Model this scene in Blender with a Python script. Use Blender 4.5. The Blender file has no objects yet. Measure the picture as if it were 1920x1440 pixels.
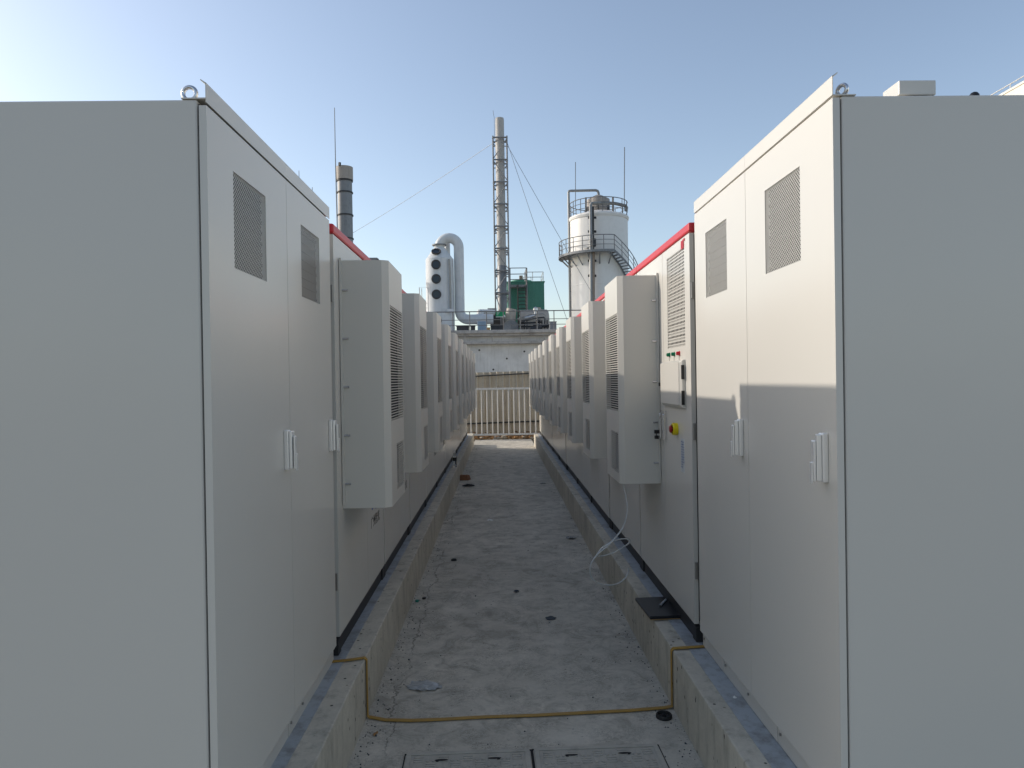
import bpy, bmesh, math, random
from mathutils import Vector, Matrix
R = math.radians
PI = math.pi
random.seed(7)
S = bpy.context.scene
C = S.collection

# ---------------------------------------------------------------- camera
F, YAW, PITCH, ROLL, EYE = 1318.9, 0.0179, -0.0057, 0.0155, 1.65
cy_, sy_, cp_, sp_ = math.cos(YAW), math.sin(YAW), math.cos(PITCH), math.sin(PITCH)
r0 = Vector((cy_, -sy_, 0)); f0 = Vector((sy_*cp_, cy_*cp_, sp_)); u0 = Vector((-sy_*sp_, -cy_*sp_, cp_))
c_, s_ = math.cos(ROLL), math.sin(ROLL)
RX = r0*c_ - u0*s_; UX = r0*s_ + u0*c_
cam = bpy.data.cameras.new('camera'); cam_o = bpy.data.objects.new('camera', cam); C.objects.link(cam_o)
cam.sensor_width = 36; cam.lens = F/1920*36; cam.clip_start = .05; cam.clip_end = 4000
M4 = Matrix.Identity(4)
for i in range(3):
    M4[i][0] = RX[i]; M4[i][1] = UX[i]; M4[i][2] = -f0[i]
M4[2][3] = EYE
cam_o.matrix_world = M4
S.camera = cam_o

# ---------------------------------------------------------------- sky, sun, exposure
SUN_TO = Vector((-1.803, .55, .885)).normalized()
world = bpy.data.worlds.new('World'); S.world = world; world.use_nodes = True
wn = world.node_tree.nodes; wl = world.node_tree.links
sky = wn.new('ShaderNodeTexSky'); sky.sky_type = 'NISHITA'; sky.sun_disc = False
sky.sun_elevation = math.asin(SUN_TO.z)
sky.sun_rotation = math.atan2(SUN_TO.x, SUN_TO.y) % (2*PI)
sky.altitude = 0; sky.air_density = 1.0; sky.dust_density = 1.25; sky.ozone_density = 1.0
hsv = wn.new('ShaderNodeHueSaturation'); hsv.inputs['Saturation'].default_value = .86     # even desaturation of the sky colour, standing in for thin haze
wl.new(sky.outputs[0], hsv.inputs['Color']); wl.new(hsv.outputs[0], wn['Background'].inputs[0]); wn['Background'].inputs[1].default_value = .127
sun = bpy.data.lights.new('sun', 'SUN'); sun.energy = 2.1; sun.angle = R(.55); sun.color = (1, .918, .815)
sun_o = bpy.data.objects.new('sun', sun); C.objects.link(sun_o)
sun_o.rotation_euler = (-SUN_TO).to_track_quat('-Z', 'Y').to_euler(); sun_o.location = (-20, 8, 20)
S.view_settings.view_transform = 'Standard'; S.view_settings.look = 'None'
S.view_settings.exposure = .62; S.view_settings.gamma = 1; S.view_settings.use_curve_mapping = False

# ---------------------------------------------------------------- helpers
def at(px, py, Y):
    """point of the place at distance Y along the alley that the photograph shows at (px, py)"""
    dx, dy = px-960, py-720
    a = c_*dx - s_*dy; b = s_*dx + c_*dy
    d = r0*(a/F) - u0*(b/F) + f0
    return Vector((0, 0, EYE)) + d*(Y/d.y)

class MB:
    def __init__(s): s.v = []; s.f = []
    def add(s, vs, fs):
        n = len(s.v); s.v += [tuple(v) for v in vs]; s.f += [tuple(i+n for i in f) for f in fs]; return s
    def box(s, x0, x1, y0, y1, z0, z1):
        return s.add([(x0,y0,z0),(x1,y0,z0),(x1,y1,z0),(x0,y1,z0),(x0,y0,z1),(x1,y0,z1),(x1,y1,z1),(x0,y1,z1)],
                     [(0,3,2,1),(4,5,6,7),(0,1,5,4),(1,2,6,5),(2,3,7,6),(3,0,4,7)])
    def prism(s, poly, z0, z1):
        """poly: (x, y) counter-clockwise"""
        n = len(poly)
        return s.add([(x,y,z0) for x,y in poly]+[(x,y,z1) for x,y in poly],
                     [tuple(range(n-1,-1,-1)), tuple(range(n,2*n))]+[(i,(i+1)%n,n+(i+1)%n,n+i) for i in range(n)])
    def extr(s, poly, y0, y1):
        """poly: (x, z) profile pushed along y"""
        n = len(poly)
        return s.add([(x,y0,z) for x,z in poly]+[(x,y1,z) for x,z in poly],
                     [tuple(range(n)), tuple(range(2*n-1,n-1,-1))]+[(i,n+i,n+(i+1)%n,(i+1)%n) for i in range(n)])
    def tube(s, pts, r, n=10, caps=True, closed=False):
        pts = [Vector(p) for p in pts]; rings = []; m = len(pts)
        rr = r if isinstance(r, (list, tuple)) else [r]*m
        nrm = None
        for i, p in enumerate(pts):
            if closed: t = pts[(i+1) % m]-pts[i-1]
            else: t = pts[min(i+1, m-1)]-pts[max(i-1, 0)]
            t.normalize()
            if nrm is None:
                a = Vector((0,0,1)) if abs(t.z) < .9 else Vector((1,0,0))
                nrm = t.cross(a).normalized()
            else:
                nrm = (nrm - t*nrm.dot(t)).normalized()
            bn = t.cross(nrm)
            rings.append([p + (nrm*math.cos(2*PI*k/n)+bn*math.sin(2*PI*k/n))*rr[i] for k in range(n)])
        vs = [v for g in rings for v in g]; fs = []
        for i in range(m if closed else m-1):
            j = (i+1) % m
            for k in range(n): fs.append((i*n+k, i*n+(k+1)%n, j*n+(k+1)%n, j*n+k))
        if caps and not closed:
            fs.append(tuple(range(n-1,-1,-1))); fs.append(tuple(range((m-1)*n, m*n)))
        return s.add(vs, fs)
    def cyl(s, p0, p1, r, n=12): return s.tube([p0, p1], r, n)
    def bar(s, p0, p1, w): return s.tube([p0, p1], w*.7071, 4)
    def lathe(s, prof, n=24, c=(0,0,0), a0=0, a1=2*PI):
        """prof: (radius, z) from bottom to top"""
        full = abs(a1-a0-2*PI) < 1e-6; k = n if full else n+1
        vs = []
        for r, z in prof:
            for i in range(k):
                a = a0+(a1-a0)*i/n
                vs.append((c[0]+r*math.cos(a), c[1]+r*math.sin(a), c[2]+z))
        fs = []
        for j in range(len(prof)-1):
            for i in range(n):
                i2 = (i+1) % k
                fs.append((j*k+i, j*k+i2, (j+1)*k+i2, (j+1)*k+i))
        return s.add(vs, fs)
    def plate(s, x0, x1, z0, z1, yf, yb, holes=(), hd=.02):
        """sheet whose front is at y = yf, with rectangular pockets hd deep"""
        xs = sorted({x0, x1}|{h[0] for h in holes}|{h[1] for h in holes}); zs = sorted({z0, z1}|{h[2] for h in holes}|{h[3] for h in holes})
        for a, b in zip(xs, xs[1:]):
            for c, d in zip(zs, zs[1:]):
                if any(h[0] <= (a+b)/2 <= h[1] and h[2] <= (c+d)/2 <= h[3] for h in holes): continue
                s.add([(a,yf,c),(b,yf,c),(b,yf,d),(a,yf,d)], [(0,1,2,3)])
        for a, b, c, d in holes:
            y = yf+hd
            s.add([(a,yf,c),(b,yf,c),(b,yf,d),(a,yf,d),(a,y,c),(b,y,c),(b,y,d),(a,y,d)],
                  [(0,4,5,1),(1,5,6,2),(2,6,7,3),(3,7,4,0)])
        s.add([(x0,yf,z0),(x1,yf,z0),(x1,yf,z1),(x0,yf,z1),(x0,yb,z0),(x1,yb,z0),(x1,yb,z1),(x0,yb,z1)],
              [(0,4,5,1),(1,5,6,2),(2,6,7,3),(3,7,4,0)])
        return s
    def mesh(s, name, mat, smooth=None, bevel=0, weld=True):
        me = bpy.data.meshes.new(name); me.from_pydata(s.v, [], s.f)
        if bevel or weld:
            b = bmesh.new(); b.from_mesh(me)
            if weld: bmesh.ops.remove_doubles(b, verts=b.verts, dist=1e-5)
            if bevel:
                es = [e for e in b.edges if len(e.link_faces) == 2 and e.calc_face_angle(0) > R(40)]
                bmesh.ops.bevel(b, geom=es, offset=bevel, segments=2, affect='EDGES', profile=.5, clamp_overlap=True)
            b.to_mesh(me); b.free()
        if smooth is not None:
            me.polygons.foreach_set('use_smooth', [True]*len(me.polygons)); me.set_sharp_from_angle(angle=R(smooth))
        me.materials.append(mat); me.update()
        return me
    def build(s, name, mat, parent=None, smooth=None, bevel=0, weld=True):
        return place(name, s.mesh(name, mat, smooth, bevel, weld), parent)

def place(name, me, parent=None, loc=None, rot=None):
    o = bpy.data.objects.new(name, me); C.objects.link(o); o.parent = parent
    if loc is not None: o.location = loc
    if rot is not None: o.rotation_euler = rot
    return o
def tag(o, label=None, cat=None, group=None, kind=None):
    if label: o['label'] = label
    if cat: o['category'] = cat
    if group: o['group'] = group
    if kind: o['kind'] = kind
    return o
def thing(name, label, cat, loc=(0,0,0), rz=0, group=None):
    o = bpy.data.objects.new(name, None); C.objects.link(o); o.location = loc; o.rotation_euler = (0,0,rz)
    o.empty_display_size = .1
    return tag(o, label, cat, group)
KIDS = {}
def copy_tree(o, parent=None):
    c = o.copy(); C.objects.link(c); c.parent = parent
    for ch in [k for k in ALL if k.parent is o]:
        copy_tree(ch, c)
    return c
ALL = []

# ---------------------------------------------------------------- materials
def mat(name, col, rough=.5, metal=0, spec=.5, trans=0, ior=1.45):
    m = bpy.data.materials.new(name); m.use_nodes = True
    b = m.node_tree.nodes['Principled BSDF']
    b.inputs['Base Color'].default_value = (*col, 1); b.inputs['Roughness'].default_value = rough
    b.inputs['Metallic'].default_value = metal; b.inputs['Specular IOR Level'].default_value = spec
    b.inputs['Transmission Weight'].default_value = trans; b.inputs['IOR'].default_value = ior
    return m
class N:
    """small node-graph helper"""
    def __init__(s, m):
        s.t = m.node_tree; s.b = s.t.nodes['Principled BSDF']; s.co = s.t.nodes.new('ShaderNodeTexCoord'); s.g = s.t.nodes.new('ShaderNodeNewGeometry')
    def n(s, kind, **kw):
        x = s.t.nodes.new(kind)
        for k, v in kw.items(): setattr(x, k, v)
        return x
    def l(s, a, b): s.t.links.new(a, b)
    def map(s, scale=(1,1,1), world=True):
        mp = s.n('ShaderNodeMapping'); mp.inputs['Scale'].default_value = scale
        s.l(s.g.outputs['Position'] if world else s.co.outputs['Object'], mp.inputs[0]); return mp.outputs[0]
    def noise(s, vec, scale, detail=4, rough=.55, dist=0):
        x = s.n('ShaderNodeTexNoise'); x.inputs['Scale'].default_value = scale; x.inputs['Detail'].default_value = detail
        x.inputs['Roughness'].default_value = rough; x.inputs['Distortion'].default_value = dist; s.l(vec, x.inputs['Vector']); return x.outputs['Fac']
    def ramp(s, fac, stops):
        x = s.n('ShaderNodeValToRGB'); e = x.color_ramp.elements
        while len(e) < len(stops): e.new(.5)
        for i, (p, c) in enumerate(stops):
            e[i].position = p; e[i].color = (*c, 1) if len(c) == 3 else c
        s.l(fac, x.inputs[0]); return x.outputs[0]
    def mix(s, fac, a, b, mode='MIX'):
        x = s.n('ShaderNodeMix', data_type='RGBA', blend_type=mode)
        for sock, v in ((x.inputs[0], fac), (x.inputs[6], a), (x.inputs[7], b)):
            if hasattr(v, 'is_linked'): s.l(v, sock)
            else: sock.default_value = v if isinstance(v, (int, float)) else ((*v, 1) if len(v) == 3 else v)
        return x.outputs[2]
    def math(s, op, a, b=0):
        x = s.n('ShaderNodeMath', operation=op)
        for sock, v in ((x.inputs[0], a), (x.inputs[1], b)):
            if hasattr(v, 'is_linked'): s.l(v, sock)
            else: sock.default_value = v
        return x.outputs[0]
    def bump(s, h, strength=.3, dist=.01):
        x = s.n('ShaderNodeBump'); x.inputs['Strength'].default_value = strength; x.inputs['Distance'].default_value = dist
        s.l(h, x.inputs['Height']); s.l(x.outputs[0], s.b.inputs['Normal'])
G = lambda v: (v, v, v)

def powder(name, col, rough=.24, grain=.08):
    """powder-coated sheet metal: faint orange peel, dust and handling marks"""
    m = mat(name, col, rough, spec=.55); k = N(m); w = k.map()
    big = k.noise(w, .9, 1, .4)
    a = k.mix(k.ramp(big, [(.1, G(0)), (.9, G(.30))]), col, (col[0]*.88, col[1]*.87, col[2]*.83))
    k.l(a, k.b.inputs['Base Color'])
    k.bump(k.noise(w, 2.3, 1, .4), .12, .03)
    return m
M = {}
M['skirt'] = powder('skirt_coat', (.56,.535,.485), .4)
M['coat'] = powder('cabinet_coat', (.625,.60,.548))
M['coat_ac'] = powder('cooler_coat', (.615,.588,.53), .36)
M['coat_red'] = powder('red_coat', (.52,.018,.030), .38)
M['dark'] = mat('dark_void', (.012,.012,.013), .8)
M['gasket'] = mat('gasket', (.035,.035,.036), .7)
M['plinth'] = mat('black_plinth', (.022,.022,.024), .55)
M['filter'] = mat('filter_felt', (.022,.022,.021), .95)
M['handle'] = mat('handle_enamel', (.88,.87,.85), .28, .55)
M['zinc'] = mat('zinc_plated', (.62,.63,.65), .25, 1)
M['chrome'] = mat('satin_chrome', (.72,.73,.75), .18, 1)
M['black'] = mat('black_plastic', (.012,.012,.013), .35)
M['rubber'] = mat('black_rubber', (.02,.02,.02), .65)
M['green_lamp'] = mat('green_lens', (.0,.14,.06), .15)
M['red_lamp'] = mat('red_lens', (.45,.008,.02), .15)
M['yellow'] = mat('yellow_plastic', (.75,.60,.01), .35)
M['red_plastic'] = mat('red_plastic', (.30,.015,.02), .4)
M['ink'] = mat('black_ink', (.015,.015,.017), .5)
M['blue_ink'] = mat('blue_ink', (.015,.06,.22), .5)
M['red_ink'] = mat('red_ink', (.50,.015,.03), .4)
M['sticker'] = mat('sticker_film', (.5,.53,.55), .3)
M['hinge'] = mat('hinge_steel', (.35,.34,.32), .4, .8)

def concrete(name, lo, hi, streak=False, holes=False, smear=False):
    m = mat(name, hi, .88, spec=.25); k = N(m); w = k.map()
    big = k.noise(w, .9, 5, .6); mid = k.noise(w, 6, 6, .65, .4); fine = k.noise(w, 60, 4, .7)
    v = k.math('ADD', k.math('MULTIPLY', big, .45), k.math('ADD', k.math('MULTIPLY', mid, .35), k.math('MULTIPLY', fine, .2)))
    a = k.ramp(v, [(.40, lo), (.50, tuple((p+q)/2 for p, q in zip(lo, hi))), (.60, hi)])
    if smear:
        wv = k.map((1.0, 2.1, 1)); warp = k.noise(wv, 17, 7, .74, 2.0)
        line = k.math('ABSOLUTE', k.math('SUBTRACT', warp, .5))
        mask = k.ramp(k.noise(w, 5, 4, .65), [(.44, G(0)), (.60, G(1))])
        fac = k.math('MULTIPLY', k.ramp(line, [(.0, G(.9)), (.030, G(0))]), mask)
        a = k.mix(fac, a, tuple(c*.26 for c in lo))
        sx = k.n('ShaderNodeSeparateXYZ'); k.l(k.g.outputs['Position'], sx.inputs[0])
        wob = k.math('MULTIPLY', k.math('SUBTRACT', k.noise(w, 2.2, 6, .7), .5), .30)
        crack = k.math('ABSOLUTE', k.math('ADD', k.math('ADD', sx.outputs[0], .555), wob))
        cm = k.ramp(k.noise(w, 1.1, 3), [(.40, G(0)), (.50, G(1))])
        a = k.mix(k.math('MULTIPLY', k.ramp(crack, [(.0, G(.9)), (.006, G(0))]), cm), a, tuple(c*.25 for c in lo))
        spk = k.ramp(k.noise(w, 38, 3, .6), [(.66, G(0)), (.74, G(.8))])
        a = k.mix(spk, a, tuple(c*.35 for c in lo))
        blot = k.ramp(k.noise(w, 4.6, 7, .75, 1.1), [(.48, G(0)), (.66, G(.75))])
        a = k.mix(blot, a, tuple(c*.60 for c in lo))
        pale = k.ramp(k.noise(w, 7.5, 7, .78, 1.0), [(.58, G(0)), (.72, G(.5))])
        a = k.mix(pale, a, tuple(min(1, c*1.15) for c in hi))
    if streak:
        st = k.noise(k.map((4,4,.7)), 3, 6, .7)
        a = k.mix(k.ramp(st, [(.50, G(0)), (.72, G(.6))]), a, tuple(c*.42 for c in lo))
        damp = k.n('ShaderNodeSeparateXYZ'); k.l(k.g.outputs['Position'], damp.inputs[0])
    if holes:
        vo = k.n('ShaderNodeTexVoronoi'); vo.inputs['Scale'].default_value = 19; vo.inputs['Randomness'].default_value = 1
        k.l(k.map((1,1,.7)), vo.inputs['Vector'])
        sel = k.ramp(k.noise(w, 7, 2), [(.44, G(0)), (.52, G(1))])
        hf = k.math('MULTIPLY', k.ramp(vo.outputs['Distance'], [(.10, G(.9)), (.16, G(0))]), sel)
        a = k.mix(hf, a, G(.02))
    k.l(a, k.b.inputs['Base Color'])
    k.bump(k.math('ADD', k.math('MULTIPLY', mid, .6), k.math('MULTIPLY', fine, .5)), .7, .008)
    return m
M['floor'] = concrete('trowelled_concrete', (.46,.428,.362), (.63,.586,.50), smear=True)
M['kerb'] = concrete('cast_concrete', (.44,.408,.34), (.60,.556,.465), streak=True, holes=True)
M['ground'] = concrete('old_asphalt', (.17,.148,.115), (.26,.228,.18))
M['soil'] = concrete('bare_soil', (.20,.165,.115), (.34,.29,.215))
M['plaster'] = None
m = mat('stained_plaster', (.5,.51,.52), .85); k = N(m); w = k.map()
a = k.ramp(k.noise(w, 1.2, 6, .65), [(.35, (.55,.555,.555)), (.62, (.68,.685,.68))])
st = k.noise(k.map((5,5,.35)), 2.2, 6, .7)
a = k.mix(k.ramp(st, [(.52, G(0)), (.75, G(.45))]), a, (.26,.24,.21))
vo = k.n('ShaderNodeTexVoronoi'); vo.inputs['Scale'].default_value = 2.3; k.l(k.map((1,1,.55)), vo.inputs['Vector'])
sel = k.ramp(k.noise(w, 1.5, 3), [(.48, G(0)), (.56, G(1))])
a = k.mix(k.math('MULTIPLY', k.ramp(vo.outputs['Distance'], [(.05, G(.9)), (.11, G(0))]), sel), a, (.05,.04,.035))
k.l(a, k.b.inputs['Base Color']); M['plaster'] = m

def worn(name, col, dirt, rough=.55, metal=0, scale=2.0, amt=.7, streak=True):
    m = mat(name, col, rough, metal); k = N(m)
    a = k.noise(k.map((3,3,.4) if streak else (1,1,1)), scale, 6, .7)
    b = k.noise(k.map(), scale*3, 5, .65)
    o = k.mix(k.ramp(a, [(.48, G(0)), (.72, G(amt))]), col, dirt)
    o = k.mix(k.ramp(b, [(.52, G(0)), (.75, G(amt*.6))]), o, tuple(c*.8 for c in dirt))
    k.l(o, k.b.inputs['Base Color']); k.bump(b, .15, .01)
    return m
M['galv_strip'] = worn('galvanised_strip', (.40,.435,.465), (.19,.18,.165), .5, .2, 7, .9, False)
M['frp'] = worn('pale_blue_fibreglass', (.58,.605,.62), (.43,.45,.465), .5, 0, 1.2, .55)
M['stack'] = worn('weathered_stack_paint', (.43,.415,.39), (.33,.32,.30), .6, 0, 1.2, .6)
M['stack_grey'] = worn('grey_stack_steel', (.22,.225,.23), (.11,.115,.12), .5, .3, 1.2, .7)
M['frame_grey'] = worn('grey_frame_paint', (.22,.23,.24), (.12,.115,.11), .6, 0, 3, .6)
M['silo'] = worn('white_silo_paint', (.78,.765,.735), (.64,.615,.57), .5, 0, .5, .4)
M['bin'] = worn('stained_bin', (.36,.32,.28), (.20,.17,.14), .6, 0, 1.2, .7)
M['rail'] = worn('rail_paint', (.17,.175,.18), (.11,.095,.08), .55, 0, 3, .6)
M['rust_pipe'] = worn('rusty_pipe', (.30,.23,.18), (.14,.09,.06), .7, 0, 2, .7)
M['grey_pipe'] = worn('grey_pipe', (.30,.30,.29), (.16,.15,.14), .5, .2, 2, .6)
M['green'] = worn('green_sheet', (.085,.29,.215), (.05,.19,.14), .45, 0, 1.5, .5)
M['dark_steel'] = worn('dark_steel', (.045,.045,.047), (.02,.02,.02), .6, 0, 3, .5)
M['beige_tank'] = worn('beige_tank_paint', (.44,.39,.33), (.28,.24,.20), .55, 0, 1.5, .6)
M['blue_box'] = worn('blue_enclosure', (.22,.32,.42), (.14,.20,.27), .5, 0, 2, .5)
M['card'] = worn('cardboard', (.42,.26,.11), (.30,.18,.08), .85, 0, 5, .5, False)
M['sheet'] = worn('beige_fence_sheet', (.46,.405,.315), (.25,.20,.14), .55, 0, 2.2, .65)
M['gate'] = worn('white_gate_paint', (.62,.62,.60), (.40,.38,.34), .45, 0, 4, .5)
M['slab_edge'] = worn('weathered_slab', (.42,.41,.40), (.13,.13,.13), .85, 0, 1.4, .9, False)
M['white_wall'] = worn('white_wall_paint', (.74,.71,.63), (.62,.58,.50), .6, 0, .6, .4)
M['sign_green'] = mat('sign_green', (.0,.26,.10), .4)
M['sign_white'] = mat('sign_white', (.75,.75,.72), .5)
M['silver'] = mat('pipe_cladding', (.60,.60,.60), .35, .8)
M['porthole'] = mat('dark_porthole_glass', (.02,.03,.045), .12)
M['strap'] = worn('ochre_strap', (.40,.235,.045), (.28,.17,.05), .6, 0, 9, .6, False)
M['cover'] = worn('composite_cover', (.46,.43,.37), (.30,.28,.24), .85, 0, 7, .6, False)
M['laptop'] = mat('black_laptop_shell', (.012,.013,.016), .38)
M['film'] = mat('thin_plastic_film', (.36,.365,.36), .3)
M['clear'] = mat('clear_plastic', (.85,.88,.9), .06, trans=.92, ior=1.4)
M['tubing'] = mat('clear_tubing', (.80,.82,.82), .18, trans=.5, ior=1.35)
M['brick'] = worn('broken_brick', (.26,.13,.07), (.14,.07,.04), .9, 0, 20, .6, False)
M['stone'] = worn('rubble_stone', (.36,.32,.26), (.22,.18,.13), .9, 0, 6, .6, False)
M['leaf'] = worn('dry_leaf', (.34,.19,.075), (.18,.09,.035), .8, 0, 9, .7, False)
M['wire'] = mat('guy_wire_steel', (.18,.19,.20), .5, .3)
M['dark_scrap'] = mat('slate_scrap', (.035,.045,.055), .6)
M['green_cap'] = mat('green_bottle_cap', (.02,.20,.15), .4)

# ================================================================ THE SETTING
KT = .293                                     # kerb top
g = MB().add([(-1500,-400,-.03),(1500,-400,-.03),(1500,3000,-.03),(-1500,3000,-.03)], [(0,1,2,3)])
tag(g.build('ground', M['ground']), kind='structure')
tag(MB().box(-3.4, 3.4, 19.56, 35.9, -.4, -.012).build('soil_strip', M['soil']), kind='structure')
p = MB().box(-.70, .86, 1.6, 19.55, -.4, 0)
tag(p.build('path', M['floor']), kind='structure')
kl = MB().box(-2.35, -.679, 1.97, 18.1, -.4, KT); ko = kl.build('kerb_left', M['kerb'], bevel=.006); tag(ko, kind='structure')
kr = MB().box(.8426, 2.5, 1.97, 17.55, -.4, KT); kro = kr.build('kerb_right', M['kerb'], bevel=.006); tag(kro, kind='structure')
for par, x0, x1, ye in ((ko, -1.0, -.777, 17.6), (kro, .9235, 1.15, 17.3)):
    yy = 1.98
    while yy < ye:                              # embedded steel plates end to end
        e = min(yy+2.764, ye)
        MB().box(x0, x1, yy+.002, e-.002, KT-.02, KT+.004).build('steel_plate', M['galv_strip'], par); yy = e

# ================================================================ TALL CABINETS
def vent_mesh(w, h, pitch, bw):
    """expanded-metal sheet: two crossing layers of slanting strips clipped to w x h"""
    m = MB(); d = bw*.7071
    for layer, sg in ((0, 1), (.0012, -1)):
        c = -h
        while c < w+h:
            # line x = c + sg*(z) family, clipped to the rectangle
            if sg > 0: x_at = lambda z: c+z
            else: x_at = lambda z: c+h-z
            za, zb = 0, h
            pa, pb = x_at(0), x_at(h)
            t0, t1 = 0.0, 1.0
            dx = pb-pa
            if dx:
                ta, tb = (0-pa)/dx, (w-pa)/dx
                if ta > tb: ta, tb = tb, ta
                t0, t1 = max(t0, ta), min(t1, tb)
            if t1-t0 > .004:
                A = (pa+dx*t0, h*t0); B = (pa+dx*t1, h*t1)
                nx, nz = (d*.7071, -d*.7071) if sg > 0 else (d*.7071, d*.7071)
                m.add([(A[0]-nx, layer, A[1]-nz), (A[0]+nx, layer, A[1]+nz), (B[0]+nx, layer, B[1]+nz), (B[0]-nx, layer, B[1]-nz)], [(0,1,2,3)])
            c += pitch
    return m

def make_tall(label, loc, rz, W, split, vents, vz, zbase, zdoor, ztop, zcap, group, right):
    t = thing('tall_cabinet', label, 'cabinet', loc, rz, group)
    DEP = 1.25
    MB().box(.004, W-.004, .0265, DEP, zbase+.004, ztop).build('body', M['coat'], t, bevel=.006)
    MB().box(.010, W-.010, .020, .0270, zbase+.08, ztop-.012).build('door_seal', M['gasket'], t)
    for (a, b), v in zip(((.002, split-.0015), (split+.0015, W-.002)), vents):
        hole = (v[0], v[1], vz[0], vz[1])
        z0 = zbase+.078
        d = MB().plate(a, b, z0, zdoor, 0, .021, [hole], .0205).build('door', M['coat'], t)
        vm = vent_mesh(v[1]-v[0], vz[1]-vz[0], .0135, .0017).mesh('vent_mesh', M['coat'], weld=False)
        o = place('vent_mesh', vm, d, (v[0], .0025, vz[0])); tag(o, kind='stuff')
        bk = MB().box(v[0], v[1], .0175, .0203, vz[0], vz[1]).build('vent_filter', M['filter'], d)
        n = 8
        for i in range(n):
            z = vz[0]+(i+.5)*(vz[1]-vz[0])/n
            MB().box(v[0]+.002, v[1]-.002, .0135, .0172, z-.006, z+.006).build('filter_slat', M['dark'] if i % 2 else M['filter'], d)
        # swing handle on the right-hand edge
        hx = b-.068; hz = 1.325
        h = MB().box(hx-.016, hx+.016, -.018, 0, hz, hz+.150).build('handle', M['handle'], d, bevel=.004)
        MB().prism([(hx-.012,-.030),(hx+.010,-.034),(hx+.013,-.019),(hx-.014,-.019)], hz+.004, hz+.146).build('handle_grip', M['handle'], d, bevel=.003)
        MB().box(hx-.013, hx+.009, -.0425, -.0345, hz+.002, hz+.128).build('lever', M['handle'], d, bevel=.005)
        MB().box(hx-.011, hx+.005, -.048, -.0428, hz-.004, hz+.062).build('lock_flap', M['handle'], d, bevel=.003)
    # skirt with lap joints and screws
    cuts = [0, .30, .70, .86, W] if not right else [0, .33, .62, .95, W]
    for a, b in zip(cuts, cuts[1:]):
        MB().box(a+.003, b-.0006, .014 + (.0012 if cuts.index(a) % 2 else 0), .0295, zbase+.001, zbase+.0715).build('skirt_plate', M['skirt'], t)
        MB().cyl((a+.03, .0145, zbase+.045), (a+.03, .009, zbase+.045), .0055, 8).build('screw', M['hinge'], t)
    # upstand along the roof edge, in two lengths, top folded back
    for a, b in ((0, split-.0008), (split+.0008, W)):
        MB().extr([(0,0)]*0 or [(a,zdoor+.008),(b,zdoor+.008),(b,zcap),(a,zcap)], -.001, .0012).build('roof_upstand', M['coat'], t)
        MB().add([(a,-.0012,zcap-.0005),(b,-.0012,zcap-.0005),(b,.014,zcap+.010),(a,.014,zcap+.010),
                  (a,.0012,zcap-.004),(b,.0012,zcap-.004),(b,.0155,zcap+.0075),(a,.0155,zcap+.0075)],
                 [(0,1,2,3),(4,7,6,5),(0,4,5,1),(3,2,6,7),(0,3,7,4),(1,5,6,2)]).build('upstand_fold', M['coat'], t)
    MB().box(.002, W-.002, .0015, .070, ztop+.0005, ztop+.004).build('roof_angle', M['coat'], t)
    # lifting eyes at the four corners
    for ex in (.035, W-.035):
        for ey in (.060 if not right else .045, DEP-.06):
            e = MB(); zc = ztop+.004+.024
            ta = R(62) if right else 0; rr_ = .0155 if right else .0185
            e.tube([(ex+rr_*math.cos(2*PI*i/28)*math.sin(ta), ey+rr_*math.cos(2*PI*i/28)*math.cos(ta), zc+rr_*math.sin(2*PI*i/28)) for i in range(28)], .0062, 10, closed=True)
            e.cyl((ex, ey, ztop+.003), (ex, ey, ztop+.010), .012, 14)
            e.build('lifting_eye', M['zinc'], t, smooth=50)
    return t

LX, LR = -.813, .990
GT = 'tall grey cabinets at the head of the rows'
tl = make_tall('tall grey two-door cabinet nearest the camera, left side of the alley', (LX, 1.998, 0), PI/2, 1.435, .741,
          ((.195,.496), (.935,1.231)), (2.009,2.309), KT, 2.437, 2.455, 2.500, GT, False)
tr = make_tall('tall grey two-door cabinet nearest the camera, right side of the alley, half in sunlight', (LR, 3.516, 0), -PI/2, 1.467, .728,
          ((.186,.493), (.932,1.235)), (2.026,2.333), KT+.006, 2.464, 2.470, 2.5275, GT, True)
# junction box and cap on the right cabinet's roof (local: x towards the camera, y into the cabinet)
jb = MB().extr([(1.345,2.482),(1.435,2.482),(1.435,2.526),(1.345,2.526)], .215, .327).build('junction_box', M['coat'], tr, bevel=.003)
MB().box(1.355, 1.425, .235, .307, 2.4695, 2.4825).build('box_foot', M['gasket'], tr)
MB().cyl((1.375, .2155, 2.497), (1.375, .210, 2.497), .004, 10).build('box_screw', M['zinc'], jb)
MB().lathe([(.015,0),(.015,.006),(.0135,.013),(.009,.019),(.004,.0215),(.0001,.022)], 20, (1.43, .445, 2.469)).build('rubber_cap', M['black'], tr, smooth=40)

# ================================================================ RED-CAPPED CABINETS
CW, AW = 1.362, .770                          # cabinet width, width of the cooler door
AX0, AX1, AD = .120, .654, .250               # air conditioner: extent along the front, depth
ZB, ZD, ZT = KT+.095, 2.386, 2.440
def text_mesh(name, body, size, m):
    cu = bpy.data.curves.new(name, 'FONT'); cu.body = body; cu.size = size; cu.extrude = .0004
    o = bpy.data.objects.new(name+'_tmp', cu); C.objects.link(o)
    bpy.context.view_layer.update()
    me = bpy.data.meshes.new_from_object(o.evaluated_get(bpy.context.evaluated_depsgraph_get()))
    bpy.data.objects.remove(o); bpy.data.curves.remove(cu)
    me.materials.clear(); me.materials.append(m); me.name = name
    return me

def arc(c, r, a0, a1, n): return [(c[0]+r*math.cos(a0+(a1-a0)*i/n), c[1]+r*math.sin(a0+(a1-a0)*i/n)) for i in range(n+1)]

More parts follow.
